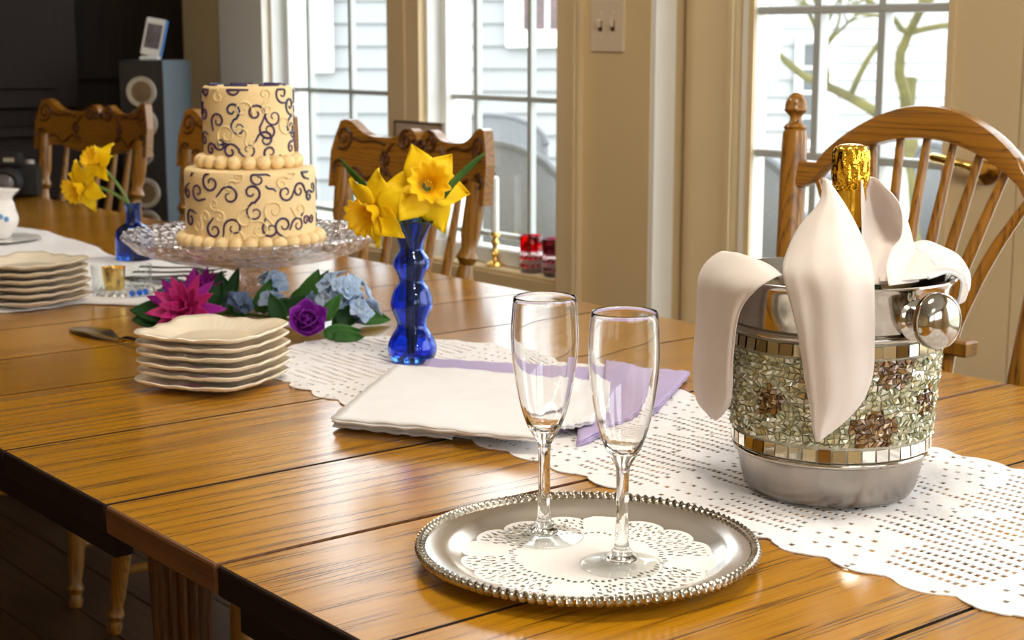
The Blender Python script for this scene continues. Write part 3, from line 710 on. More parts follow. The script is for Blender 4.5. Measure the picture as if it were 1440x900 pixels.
# ================================================================ things on the table: foreground
# crochet runner: filet cells, open ones are real holes; scalloped border, pointed far end
def runner():
    b = MB(); cell = .0072; X0_, X1_ = .975, 1.335; XC = (X0_+X1_)/2; hw = (X1_-X0_)/2; Y0_, Y1_ = .30, 1.885
    nx = int((X1_-X0_)/cell); ny = int((Y1_-Y0_)/cell)
    def half(y):
        h = hw+.012*abs(math.sin(PI*y/.062))-.008+.006*math.sin(y*9)
        if y > Y1_-.24: q = (y-(Y1_-.24))/.24; h *= math.sqrt(max(0, 1-q**2.2))*(1-.03*abs(math.sin(PI*y/.03)))
        if y < Y0_+.24: q = ((Y0_+.24)-y)/.24; h *= math.sqrt(max(0, 1-q**2.2))
        return h
    def z(x, y): return .0016+.0010*math.sin(x*31+y*17)*math.sin(y*41-x*9)+.0004*math.sin(x*190)*math.sin(y*170)
    vid = {}
    def vert(x, y):
        k = (round(x, 5), round(y, 5)); hh = half(y); x = min(XC+hh, max(XC-hh, x))
        if k not in vid: vid[k] = len(b.v); b.v.append((x-XC, y-1.0, z(x, y)))
        return vid[k]
    for j in range(-2, ny+2):
        yc = Y0_+(j+.5)*cell; h = half(yc)
        for i in range(-3, nx+3):
            xc = X0_+(i+.5)*cell
            if abs(xc-XC) > h+cell*.45: continue
            edge = h-abs(xc-XC)
            u = (xc-XC)/hw; v = yc
            # motif: bands of slit groups inside solid leaves, small eyelets near the border
            leaf = math.cos(v*TAU/.19+2.2*math.sin(u*2.6))*math.cos(u*PI*1.5+.6*math.sin(v*TAU/.19))
            if edge < .010: op = (i+j) % 5 == 0 and edge > .004
            elif edge < .026: op = (j % 3 == 0 and i % 4 == 0)
            elif leaf > -.02: op = (i % 2 == 0)
            elif leaf < -.4: op = (i % 3 == 0 and j % 2 == 0)
            else: op = (i*7+j*13) % 17 == 0
            x0, x1, y0, y1 = xc-cell/2, xc+cell/2, yc-cell/2, yc+cell/2
            o = [vert(x0, y0), vert(x1, y0), vert(x1, y1), vert(x0, y1)]
            if not op: b.f.append(tuple(o)); continue
            gx, gy = cell*.16, cell*.10
            if leaf > -.02 and edge >= .026: gx, gy = cell*.10, cell*.15
            n = [vert(x0+gx, y0+gy), vert(x1-gx, y0+gy), vert(x1-gx, y1-gy), vert(x0+gx, y1-gy)]
            for k in range(4): q = (k+1) % 4; b.f.append((o[k], o[q], n[q], n[k]))
    o = build('lace_runner', b, M['lace'], None, False, loc=(XC, 1.0, T), solid=-.0012)
    # slit shapes sit across the runner
    return tag(o, 'long white crocheted lace runner with scalloped edges under the ice bucket', 'table runner')
runner()

# silver tray
TR = onz(826, 768, .012); TR[2] = T
tr = thing('serving_tray', 'round silver tray with a rope rim holding two glass flutes', 'tray', TR)
pr = [(0, .0005), (.095, .0005), (.104, .0015), (.112, .007), (.118, .010), (.134, .0125), (.137, .0135), (.137, .0150), (.133, .0142), (.119, .0118), (.113, .0095), (.105, .0048), (.098, .0030), (0, .0028)]
build('tray_dish', MB().lathe(pr, 96, closed=False), M['silver'], tr, True, angle=60)
P = []
for i in range(960):
    a = TAU*i/960; ring = []
    for j in range(10):
        q = TAU*j/10; rr = .0036*(1+.34*math.sin(120*a+2.2*q)); ring.append(((.1375+rr*math.cos(q))*math.cos(a), (.1375+rr*math.cos(q))*math.sin(a), .0145+rr*.95*math.sin(q)))
    P.append(ring)
P.append(P[0]); build('rope_rim', MB().grid(P, closed_v=True), M['silver_rope'], tr)
# paper doily: polar cells with cut holes
def doily(R=.1045):
    b = MB(); nr, na = 26, 288
    def rad(a):
        k = (a/TAU*16) % 1; big = int(a/TAU*16) % 4 == 0
        return R*(.93+.075*math.sqrt(abs(math.sin(PI*k)))) if not big else R*(.955+.075*math.sin(PI*k))
    vid = {}
    def vert(i, j):
        j %= na; k = (i, j)
        if k not in vid:
            a = TAU*j/na; r = rad(a)*i/nr; vid[k] = len(b.v); b.v.append((r*math.cos(a), r*math.sin(a), .0002+.0022*(max(0, r-.093)/.012)**2*.6))
        return vid[k]
    for i in range(nr):
        for j in range(na):
            sect = int(j/na*16) % 4 == 0
            hole = False
            if i == 15: hole = j % 4 < 2
            if 17 <= i <= 23 and not sect: hole = ((i*5+(j//2)*3+(j//9)*2) % 7 < 2) and i != 20 or (i == 20 and j % 3 == 0)
            if i == 24 and not sect: hole = j % 3 == 0
            if hole: continue
            if i == 0: b.f.append((vert(0, 0), vert(1, j), vert(1, j+1)))
            else: b.f.append((vert(i, j), vert(i+1, j), vert(i+1, j+1), vert(i, j+1)))
    o = build('paper_doily', b, M['paper'], None, False, loc=(TR[0], TR[1], T+.0033), solid=.0003)
    o.rotation_euler.z = .5
    return tag(o, 'round white cut-paper doily lying inside the silver tray', 'doily')
doily()
# flutes
def flute_glass(px, py, label, scale=1.0):
    p = onz(px, py, .004)
    t = thing('champagne_flute', label, 'glass', (p[0], p[1], T+.0040), 0, 'flutes on the silver tray')
    out = spline([(.0305, .0), (.0335, .0008), (.0335, .0022), (.026, .0042), (.013, .0068), (.0085, .0105)], 14).tolist()
    out += spline([(.0085, .0105), (.0085, .0135), (.0062, .017), (.0052, .03), (.0049, .06), (.0054, .080), (.0085, .088), (.0142, .098), (.0195, .113), (.0242, .134), (.0275, .157), (.0284, .174), (.0277, .192), (.0264, .2075)], 44).tolist()
    out += [(.0260, .2085), (.0254, .2083), (.0252, .2070)]
    inn = spline([(.0252, .2070), (.0265, .192), (.0272, .174), (.0263, .157), (.0230, .134), (.0182, .113), (.0125, .1005), (.006, .0955), (0, .0945)], 36).tolist()
    foot = out[:14]; prof = [(0, .0030), (.0080, .0030), (.0125, .0064)]+out[13:]+inn[1:]
    build('foot', MB().lathe([(1e-5, 0)]+foot+[(1e-5, .0102)], 84).xf(Matrix.Scale(scale, 4)), M['thin'], t, True, angle=50)
    hexf = lambda a, z, r: 1+(.05*math.cos(6*a)*math.exp(-((z-.055)/.035)**4) if r < .012 else .006*math.cos(14*a)*math.exp(-((z-.112)/.018)**2) if .09 < z < .14 else 0)
    b = MB().lathe([(max(r, 1e-5), z) for r, z in prof], 84, hexf)
    b.xf(Matrix.Scale(scale, 4))
    g = build('glass_body', b, M['clear'], t, True, angle=80)
    return t
flute_glass(765, 756, 'clear champagne flute standing nearer the folded napkins on the tray')
flute_glass(874, 796, 'clear champagne flute standing beside the ice bucket end of the tray')

# mosaic ice bucket
BK = np.array([1.136, .936, T+.0035]); bd = np.array([BK[0], BK[1]])/math.hypot(BK[0], BK[1]); brt = np.array([bd[1], -bd[0]])
def bl(a, c, z): return (brt[0]*a-bd[0]*c, brt[1]*a-bd[1]*c, z)     # bucket frame: right, towards viewer, up
def bpx(px, py, c):                                                 # point seen at px,py in the plane c in front of the bucket axis (bucket-local)
    d = ray(px, py); n = -bd; t = (c+float(n@BK[:2]))/float(n@d[:2]); return _C+d*t-BK
bk = thing('ice_bucket', 'steel ice bucket with a crackled mirror mosaic band on the lace runner', 'bucket', BK)
RB = lambda z: np.interp(z, [0, .006, .034, .047, .060, .142, .156, .168, .203], [.076, .0805, .0868, .0905, .0920, .0975, .0985, .0995, .106])
build('steel_base', MB().lathe([(0, 0), (.070, 0), (.0765, .002), (.0805, .008), (.084, .022), (.0868, .036), (.0872, .041)], 96), M['steel_base'], bk)
def ringmould(name, z, r, t, m): 
    build(name, MB().lathe([(r+t*math.cos(q), z+t*math.sin(q)) for q in np.linspace(0, TAU, 12, endpoint=False)], 96, closed=True), M[m], bk)
ringmould('lower_moulding', .0435, .0890, .0032, 'steel'); ringmould('upper_moulding', .1595, .0995, .0034, 'steel')
build('band_backing', MB().lathe([(.086, .041), (.0895, .046), (.0910, .060), (.0965, .142), (.0975, .157), (.0960, .160)], 96), M['grout'], bk)
rimp = [(.0975, .158), (.0990, .168), (.1045, .198), (.1085, .2035), (.1100, .2050), (.1095, .2064), (.1070, .2066), (.1035, .2030), (.0975, .170), (.0905, .100), (.083, .030), (.078, .012), (0, .012)]
build('steel_collar', MB().lathe(rimp, 96), M['steel'], bk, True, angle=50)
# square mirror tiles in two rows, each its own piece
cols_m = [(.80, .78, .72), (.62, .58, .50), (.30, .22, .12), (.85, .84, .80), (.45, .36, .22), (.75, .74, .70)]
tile_meshes = []
for row, (z0, z1) in enumerate(((.0475, .0595), (.1425, .1545))):
    n = 44 if row == 0 else 47
    for k in range(n):
        a = TAU*(k+.5)/n; r = float(RB((z0+z1)/2))+.0004; wd = TAU*r/n*.44
        tilt = rng.normal(0, .05); tl2 = rng.normal(0, .04)
        b = MB().box((-.0012, -wd, -.0056), (.0012, wd, .0056), .0004)
        b.col = [cols_m[rng.integers(0, 6)]+(1,)]*len(b.f)
        o = build('mirror_tile', b, M['mirror'], bk, False, loc=(r*math.cos(a), r*math.sin(a), (z0+z1)/2)); o.rotation_euler = (0, -.06+tl2, a+tilt)
# crackled shards between the rows; brown flower patches among clear ones
patches = [(-.058, .098, .013), (.055, .132, .017), (.040, .076, .019), (.105, .098, .014), (-.16, .12, .016), (.21, .085, .017), (.28, .125, .016)]
ca = math.atan2(-bd[1], -bd[0])     # angle that faces the viewer
sh = MB(); sh.col = []
nA, nZ = 132, 18; jit = {}
def node(i, j):
    i %= nA
    if (i, j) not in jit: jit[(i, j)] = (rng.uniform(-.42, .42) if True else 0, 0 if j in (0, nZ) else rng.uniform(-.40, .40))
    da, dz = jit[(i, j)]; return TAU*(i+da+.5*(j % 2))/nA, .0615+(.0795)*(j+dz)/nZ
def pos3(a, z, h): r = float(RB(z))+h; return (r*math.cos(a), r*math.sin(a), z)
for j in range(nZ):
    for i in range(nA):
        q = [node(i, j), node(i+1, j), node(i+1, j+1), node(i, j+1)]
        aa = [x[0] for x in q]; 
        base = aa[0]; aa = [base+((x-base+PI) % TAU-PI) for x in aa]; zz = [x[1] for x in q]
        am = sum(aa)/4; zm = sum(zz)/4; hh = rng.uniform(.0004, .0016)
        ha = rng.normal(0, .0010, 4)
        top = [pos3(am+(a-am)*.80, zm+(z-zm)*.80, hh+ha[k]) for k, (a, z) in enumerate(zip(aa, zz))]
        bot = [pos3(am+(a-am)*.90, zm+(z-zm)*.90, -.0012) for a, z in zip(aa, zz)]
        arc = (am-ca+PI) % TAU-PI; s_ = -arc*.095     # signed arc length, + = viewer's left
        arcx = arc*.095
        br = any((( arcx-px_)/(pr_*1.15))**2+((zm-pz_)/pr_)**2 < 1+.25*math.sin(5*math.atan2(zm-pz_, arcx-px_)) for px_, pz_, pr_ in patches)
        if br: c_ = [(.20, .10, .025), (.28, .15, .04), (.13, .06, .02)][rng.integers(0, 3)]
        else: c_ = [(.44, .45, .30), (.58, .57, .42), (.34, .35, .22), (.72, .71, .58), (.46, .41, .22)][rng.integers(0, 5)]
        sh.add(top+bot, [(0, 1, 2, 3), (4, 5, 1, 0), (5, 6, 2, 1), (6, 7, 3, 2), (7, 4, 0, 3)]); sh.col += [c_+(1,)]*5
o = build('crackle_shards', sh, M['crackle'], bk, False); o['kind'] = 'stuff'
# knob handle on the collar, and its twin opposite
for sg, ang in ((1, .80), (-1, .80)):
    zk = .178; a = sg*.1
    dirv = np.array(bl(sg*math.cos(ang), math.sin(ang)*sg, 0)); p0 = dirv*.0995
    Mx = Matrix.Translation(Vector((p0[0], p0[1], zk))) @ basis((dirv[0], dirv[1], .04))
    h = build('handle', MB().lathe([(0, -.002), (.019, -.002), (.0205, .002), (.016, .006), (.011, .008), (.0095, .010), (.0105, .013), (.012, .015)], 36).xf(Mx), M['steel'], bk)
    build('knob', MB().lathe([(.010, .013), (.0195, .0155), (.0242, .0205), (.0252, .026), (.0235, .0325), (.017, .0375), (.008, .0398), (0, .0402)], 40).xf(Mx), M['steel'], h)

# champagne bottle standing in the bucket
bt = thing('champagne_bottle', 'champagne bottle with a crinkled gold foil neck standing in the ice bucket', 'bottle', (BK[0]+bl(.010, -.005, 0)[0], BK[1]+bl(.010, -.005, 0)[1], BK[2]+.0125))
build('bottle_body', MB().lathe([(0, 0), (.036, 0), (.0405, .005), (.042, .02), (.042, .13), (.038, .16), (.026, .20), (.0165, .235), (.0145, .25), (.0145, .30)], 40), M['bottle'], bt)
fz = lambda a, z, r: 1+.05*math.sin(9*a+40*z)*math.sin(170*z+3*a)*(1 if z > .272 else .25)+.025*math.sin(23*a+60*z)*(1 if z > .272 else .2)
zf = .022
prof = spline([(.0175, .20), (.0158, .235), (.0146, .255), (.0142, .268), (.0150, .272), (.0164, .276), (.0170, .285), (.0170, .297), (.0163, .304), (.0150, .3085), (.012, .311), (.006, .3125), (0, .313)], 60).tolist()
build('gold_foil', MB().lathe(prof, 64, fz), M['gold'], bt)
build('foil_neck', MB().lathe([(.0185, .19), (.0172, .22), (.0155, .25), (.0149, .2705), (.0140, .2707), (.0140, .19)], 48, closed=True), M['gold_s'], bt)

# voile napkin tucked in the bucket
nk = thing('bucket_napkin', 'thin white voile napkin with a lace corner draped out of the ice bucket', 'napkin', BK)
def sheet(rows, nu=36, nv=24):
    """bicubic surface through rows of (px, py, c)"""
    R_ = [spline([bpx(*q) for q in r], nv) for r in rows]; R_ = np.array(R_)
    out = np.array([spline(R_[:, j, :], nu) for j in range(nv)])
    out = out.transpose(1, 0, 2).copy()
    for i in range(nu):            # soft creases running down the cloth
        for j in range(nv):
            u, v = i/(nu-1), j/(nv-1); e = min(1, 4*min(u, 1-u))
            out[i, j, :2] -= bd*(.0016*math.sin(9*v+3.5*u)+.0009*math.sin(21*v-6*u+1))*e
    return out
rows = [[(1158, 249, .030), (1160, 250, .036), (1162, 251, .038), (1164, 252, .034)],
        [(1152, 284, .045), (1163, 282, .056), (1175, 284, .058), (1190, 290, .046)],
        [(1124, 318, .052), (1148, 316, .075), (1178, 320, .080), (1211, 330, .060)],
        [(1107, 352, .070), (1138, 352, .098), (1180, 354, .104), (1224, 362, .080)],
        [(1101, 384, .095), (1135, 386, .116), (1180, 388, .119), (1229, 394, .106)],
        [(1112, 428, .106), (1142, 430, .119), (1182, 432, .124), (1230, 436, .110)],
        [(1124, 480, .108), (1142, 482, .121), (1184, 484, .124), (1230, 484, .110)],
        [(1131, 530, .107), (1145, 532, .119), (1184, 534, .121), (1227, 530, .108)],
        [(1138, 570, .105), (1147, 572, .114), (1176, 574, .116), (1212, 566, .108)],
        [(1142, 600, .103), (1147, 602, .108), (1162, 600, .110), (1187, 594, .107)],
        [(1147, 619, .102), (1150, 621, .104), (1154, 620, .105), (1160, 614, .104)]]
build('front_fold', MB().grid(sheet(rows, 60, 26)), M['pink_cloth'], nk, solid=.0008)
rows = [[(1046, 362, -.02), (1062, 364, .02), (1077, 370, .05), (1090, 378, .07), (1100, 387, .092)],
        [(1013, 354, -.03), (1031, 358, .02), (1054, 369, .068), (1072, 383, .097), (1090, 390, .110)],
        [(984, 384, -.03), (996, 391, .014), (1017, 398, .070), (1042, 407, .098), (1064, 407, .112)],
        [(980, 440, -.03), (992, 450, .005), (1008, 455, .045), (1026, 452, .078), (1040, 440, .093)],
        [(975, 510, -.03), (985, 515, .0), (1002, 520, .035), (1019, 515, .062), (1031, 500, .076)],
        [(979, 560, -.03), (990, 568, .0), (1003, 572, .025), (1018, 565, .048), (1030, 545, .062)],
        [(998, 586, -.02), (1006, 590, .0), (1012, 588, .02), (1019, 580, .035), (1027, 570, .045)]]
build('hanging_flap', MB().grid(sheet(rows, 44, 26)), M['pink_cloth'], nk, solid=.0008)
rows = [[(1211, 254, .012), (1217, 250, -.008), (1226, 249, -.018), (1235, 253, -.014), (1241, 259, -.004)],
        [(1211, 284, .015), (1226, 274, -.028), (1244, 269, -.038), (1259, 278, -.02), (1266, 290, .0)],
        [(1212, 318, .02), (1232, 306, -.032), (1257, 300, -.042), (1276, 311, -.012), (1268, 330, .022)],
        [(1212, 346, .032), (1236, 338, -.008), (1262, 329, -.026), (1284, 340, .002), (1254, 351, .045)],
        [(1212, 374, .052), (1238, 370, .03), (1266, 362, .01), (1290, 370, .022), (1246, 377, .068)],
        [(1214, 400, .080), (1240, 400, .06), (1266, 398, .05), (1292, 396, .05), (1250, 402, .085)]]
build('back_roll', MB().grid(sheet(rows, 40, 40)), M['pink_cloth'], nk, solid=.0008)
rows = [[(1236, 378, .01), (1236, 384, .03), (1236, 390, .05), (1238, 396, .07)],
        [(1270, 349, -.01), (1270, 362, .02), (1272, 378, .045), (1272, 394, .066)],
        [(1298, 338, -.03), (1300, 352, .01), (1304, 372, .035), (1306, 391, .05)],
        [(1326, 347, -.05), (1330, 360, -.01), (1332, 372, .02), (1332, 384, .03)],
        [(1349, 360, -.06), (1352, 372, -.03), (1353, 382, -.01), (1352, 394, .0)],
        [(1363, 382, -.05), (1362, 396, -.035), (1358, 410, -.025), (1350, 418, -.02)],
        [(1364, 398, -.05), (1361, 412, -.04), (1356, 424, -.035), (1347, 428, -.03)]]
S = sheet(rows, 44, 30)
lc = build('lace_corner', MB().grid(S), M['pink_cloth'], nk, solid=.0009)
# raised cord embroidery along the lace corner
def on(S, u, v):
    a, b_, _ = S.shape; i = min(a-1, max(0, int(u*(a-1)))); j = min(b_-1, max(0, int(v*(b_-1)))); return S[i, j]
for k in range(7):
    uc, vc, rr = .36+.09*k, .30+.28*((k*5) % 3)/2, .07
    pts = [on(S, uc+rr*(1-.4*q)*math.cos(TAU*q*1.2), vc+1.9*rr*math.sin(TAU*q*1.2))-np.array([bd[0], bd[1], -.4])*.0008 for q in np.linspace(0, 1, 22)]
    build('cord_embroidery', MB().tube(pts, .0014, 6), M['white_cloth'], lc)
edge = [S[i, -1]+.0004*np.array([0, 0, 1]) for i in range(14, S.shape[0])]; build('cord_edge', MB().tube(edge, .0016, 6), M['white_cloth'], lc)

# folded napkins
def folded(name, label, quad, z0, layers, th, m, group, seed, curl=.004):
    """a folded cloth: stacked layers that bulge round the fold; quad = 4 table points (fold edge first two)"""
    q = np.array(quad, float)[:, :2]; ctr = q.mean(0); rd = np.random.default_rng(seed)
    t = thing(name, label, 'napkin', (ctr[0], ctr[1], T+z0), 0, group)
    for k in range(layers):
        n = 28; P = []
        ins = rd.uniform(0, .004, 4)
        qq = [q[i]+(ctr-q[i])/np.linalg.norm(ctr-q[i])*ins[i] for i in range(4)]
        for i in range(n):
            u = i/(n-1); row = []
            for j in range(n):
                v = j/(n-1); p = qq[0]*(1-u)*(1-v)+qq[1]*u*(1-v)+qq[2]*u*v+qq[3]*(1-u)*v
                e = min(u, 1-u, v, 1-v)
                zz = (k+.5)*th+.0010*math.sin(9*u+k)*math.sin(7*v+seed)+.0006*math.sin(40*u+9*v+k)*math.exp(-e*18)
                w_ = .0016*math.exp(-e*30)
                p = p+w_*np.array([math.sin(37*v+k*2+seed), math.sin(33*u+k)])
                row.append((p[0]-ctr[0], p[1]-ctr[1], max(zz, .0004)))
            P.append(row)
        build('cloth_layer', MB().grid(P), M[m], t, solid=th*.82)
    return t
lav = [onz(600, 503, .004), onz(835, 517, .004), onz(812, 612, .004), onz(640, 560, .004)]
folded('folded_napkin', 'lavender folded napkin lying under the white ones beside the blue wavy vase', [onz(600, 506, .006), onz(838, 520, .006), onz(800, 606, .006), onz(580, 560, .006)], .0028, 2, .0032, 'lavender', 'folded napkins on the runner', 3)
folded('folded_napkin', 'lavender folded napkin spread towards the ice bucket behind the flutes', [onz(835, 512, .004), onz(971, 530, .004), onz(925, 580, .004), onz(812, 628, .004)], .0028, 3, .0028, 'lavender', 'folded napkins on the runner', 5)
folded('folded_napkin', 'white hemstitched napkin, lowest of the white ones by the blue vase', [onz(553, 527, .004), onz(583, 548, .004), onz(640, 619, .003), onz(468, 601, .003)], .0028, 2, .0030, 'white_cloth', 'folded napkins on the runner', 6)
folded('folded_napkin', 'white hemstitched napkin, middle of the white ones by the blue vase', [onz(556, 520, .012), onz(795, 538, .012), onz(742, 628, .006), onz(465, 599, .006)], .0098, 2, .0030, 'white_cloth', 'folded napkins on the runner', 8)
folded('folded_napkin', 'white hemstitched napkin, topmost of the folded napkins by the blue vase', [onz(557, 516, .018), onz(812, 536, .018), onz(762, 624, .015), onz(468, 595, .015)], .0162, 2, .0030, 'white_cloth', 'folded napkins on the runner', 11)
folded('folded_napkin', 'white napkin folded between the two flutes beside the lavender one', [onz(800, 540, .008), onz(848, 548, .008), onz(836, 604, .008), onz(770, 612, .008)], .0120, 2, .0028, 'white_cloth', 'folded napkins on the runner', 13)

# ================================================================ vases and daffodils
def petal_grid(L_, W_, back=.35, cup=.25, tip=.5, n=9, m=7, ruf=0., ph=0.):
    """ovate petal along +x in the xy plane, curling in z"""
    P = []
    for i in range(n):
        u = i/(n-1); w_ = W_*(math.sin(PI*min(1, u*.93+.06)**.85)**.75)*(1-tip*u*u*.6)
        if i == n-1: w_ *= .15
        row = []
        for j in range(m):
            v = -1+2*j/(m-1)
            row.append((L_*u, w_*v, -back*L_*u*u+cup*w_*v*v+ruf*math.sin(7*u+3*v+ph)*L_*u))
        P.append(row)
    return P
def daffodil(foot, center, face, size, label, seed, spin=0.0, stem_mid=None):
    rd = random.Random(seed); center = Vector(center); foot = Vector(foot); face = Vector(face).normalized()
    t = thing('daffodil', label, 'flower', foot, 0, 'yellow daffodils')
    Bm = Matrix.Translation(center-foot) @ basis(face)
    for k in range(6):
        a = TAU*k/6+spin; L_ = size*rd.uniform(.46, .56)
        Mx = Bm @ Matrix.Rotation(a, 4, 'Z') @ Matrix.Translation((size*.05, 0, -.004 if k % 2 else .0)) @ Matrix.Rotation(rd.uniform(-.35, .25), 4, 'Y') @ Matrix.Rotation(rd.uniform(-.35, .35), 4, 'X')
        build('petal', MB().grid(petal_grid(L_, size*.225, rd.uniform(-.1, .35), rd.uniform(-.2, .5), 1.15, ruf=.07, ph=k)).xf(Mx), M['yellow'], t, solid=.0005)
    P = []
    for i in range(10):
        u = i/9; row = []
        for j in range(48):
            a = TAU*j/48; r = size*(.085+.10*u**1.2+.055*max(0, u-.7)/.3*(1+.55*math.sin(11*a+seed)))
            row.append((r*math.cos(a), r*math.sin(a), size*(.02+.30*u)+size*.02*math.sin(13*a)*max(0, u-.6)))
        P.append(row)
    build('corona', MB().grid(P, closed_v=True).xf(Bm), M['orange'], t, solid=.0006)
    st = MB()
    for q in range(5):
        a = TAU*q/5; st.tube([(0, 0, 0), (size*.02*math.cos(a), size*.02*math.sin(a), size*.12), (size*.035*math.cos(a), size*.035*math.sin(a), size*.2)], .0009, 5)
    build('stamens', st.xf(Bm), M['orange'], t)
    c0 = (center-foot)-face*size*.05
    mid = Vector(stem_mid)-foot if stem_mid is not None else (c0*.6+Vector((0, 0, .01)))
    pts = spline([(0, 0, 0), tuple(mid), tuple(c0-face*size*.18+Vector((0, 0, -.004))), tuple(c0)], 24)
    build('stem', MB().tube(pts, [.0030]*18+[.0034, .0042, .0050, .0046, .004, .0035], 8), M['stem'], t)
    return t
def blade(parent, pts, wid, name='leaf_blade'):
    p = spline(pts, 20); P = []
    tan = np.gradient(p, axis=0); side = np.cross(tan, np.array([.5, .6, .6])); side /= np.linalg.norm(side, axis=1)[:, None]+1e-9
    for i in range(20):
        u = i/19; w_ = wid*(1-.15*(1-u))*min(1, (1-u)*5+.02)**.7; nn = np.cross(tan[i], side[i]); nn /= np.linalg.norm(nn)+1e-9
        P.append([p[i]-side[i]*w_+nn*w_*.35, p[i], p[i]+side[i]*w_+nn*w_*.35])
    build(name, MB().grid(P), M['blade'], parent, solid=.0009)
# wavy cobalt vase
V1 = onz(580, 507, .0035); V1[2] = T+.0035
vz = thing('blue_vase', 'wavy cobalt blue glass bud vase with a flared mouth on the lace runner', 'vase', V1)
vo = spline([(.024, 0), (.0285, .003), (.032, .013), (.0315, .023), (.026, .036), (.0195, .0475), (.0215, .058), (.0272, .072), (.0272, .083), (.0225, .098), (.0163, .107), (.019, .117), (.0242, .128), (.0235, .137), (.0175, .146), (.0155, .151), (.0180, .161), (.0235, .174), (.0285, .184), (.0305, .187)], 70).tolist()
vi = [(max(r-.0024, .001), max(z, .006)) for r, z in reversed(vo)]
vi = [q for q in vi if q[1] > .008]+[(.012, .007), (0, .0065)]
ff = lambda a, z, r: 1+.035*math.cos(8*a)*max(0, (z-.165)/.022)**1.5+.012*math.cos(10*a)*(1 if z < .16 else 0)
build('vase_body', MB().lathe([(1e-5, 0)]+vo+[(.0300, .1876)]+vi, 72, ff), M['blue'], vz, True, angle=80)
VB = Vector(V1)
tocam = (Vector((0, 0, CAMZ))-VB).normalized(); rt = Vector((VB.y, -VB.x, 0)).normalized(); up = Vector((0, 0, 1)); td = Vector((tocam.x, tocam.y, 0)).normalized()
def vp(px, py, c, V=VB):     # pixel -> point in the plane c in front of the vase axis
    d = Vector(ray(px, py)); n = td; t_ = (c+n.dot(V-Vector(_C)))/n.dot(d); return Vector(_C)+d*t_
f1 = daffodil(VB+Vector((.002, 0, .010)), vp(600, 262, .015), td+up*.28+rt*.10, .110, 'large yellow daffodil facing out of the wavy blue vase', 4, .35, VB+Vector((.004, 0, .12)))
f2 = daffodil(VB+Vector((-.004, .002, .010)), vp(528, 296, .01), td*.85-rt*.75-up*.28, .102, 'yellow daffodil nodding from the wavy blue vase towards the cake', 9, .9, VB+Vector((-.004, .0, .15)))
o = VB+Vector((.002, 0, .010))
blade(f1, [(0, 0, .01), tuple(vp(592, 330, -.012)-o), tuple(vp(628, 268, .02)-o), tuple(vp(655, 238, .026)-o), tuple(vp(683, 214, .03)-o)], .0052)
blade(f1, [(0, 0, .02), tuple(vp(594, 320, -.018)-o), tuple(vp(612, 250, -.03)-o), tuple(vp(634, 217, -.03)-o)], .005)
o = VB+Vector((-.004, .002, .010))
blade(f2, [(0, 0, .02), tuple(vp(572, 325, -.015)-o), tuple(vp(538, 285, -.02)-o), tuple(vp(506, 253, -.02)-o), tuple(vp(477, 222, -.02)-o)], .0048)
# small cobalt bottle vase behind the cake stand
V2 = Vector(onz(190, 366)); V2.z = T+.0016
vz = thing('blue_vase', 'short cobalt blue glass bottle vase standing behind the cake stand', 'vase', V2)
vo = spline([(.032, 0), (.0365, .004), (.0365, .03), (.036, .052), (.028, .064), (.0165, .071), (.0140, .078), (.0138, .098), (.0165, .107), (.0185, .110)], 50).tolist()
vi = [(max(r-.003, .001), z) for r, z in reversed(vo) if z > .006]+[(0, .006)]
build('vase_body', MB().lathe([(1e-5, 0)]+vo+[(.0178, .1107)]+vi, 56, lambda a, z, r: 1+.02*math.cos(10*a)), M['blue'], vz, True, angle=80)
f3 = daffodil(V2+Vector((0, 0, .010)), vp(116, 262, .0, V2), -rt*.62+td*.75-up*.28, .100, 'yellow daffodil drooping sideways from the short blue vase', 21, .2, vp(178, 287, 0, V2))
f4 = daffodil(V2+Vector((.003, 0, .010)), vp(137, 228, .02, V2), -rt*.55+up*.5+td*.65, .082, 'yellow daffodil with upright petals above the short blue vase', 27, .7, vp(180, 284, 0.01, V2))

# ================================================================ scalloped plates in two stacks
def plate_mesh(seed, R=.0965):
    b = MB(); n = 120; rg = random.Random(seed)
    def rad(a):
        sq = 1/((abs(math.cos(a))**3.6+abs(math.sin(a))**3.6)**(1/3.6))          # rounded square
        return R*(.86*sq*.93+.075*(abs(math.cos(2*a-PI/2))**5))*(1+.010*math.cos(12*a))
    prof = [(0, .0022), (.50, .0022), (.56, .0030), (.70, .0075), (.90, .0112), (.985, .0132), (1.0, .0122), (.985, .0098), (.90, .0072), (.70, .0035), (.58, .0), (.54, .0), (.52, .0008), (0, .0008)]
    P = []
    for q, z in prof:
        row = []
        for j in range(n):
            a = TAU*j/n; k = rad(a) if q > .75 else R*.95*(1-(q/.75)**3)+rad(a)*(q/.75)**3
            wv = (.0009*math.cos(12*a)+.0026*abs(math.cos(2*a-PI/2))**3) if q > .8 else 0
            em = .0004*math.sin(44*a+q*60)*(1 if .68 < q < .95 and z > .005 else 0)
            row.append((k*q*math.cos(a) if q else 1e-5*math.cos(a), k*q*math.sin(a) if q else 1e-5*math.sin(a), z+wv*(q-.8)/.2+em))
        P.append(row)
    b.grid(P, closed_v=True); return b
pm = None
ordn = ['lowest', 'second from the bottom', 'third from the bottom', 'fourth from the bottom', 'fifth from the bottom', 'topmost']
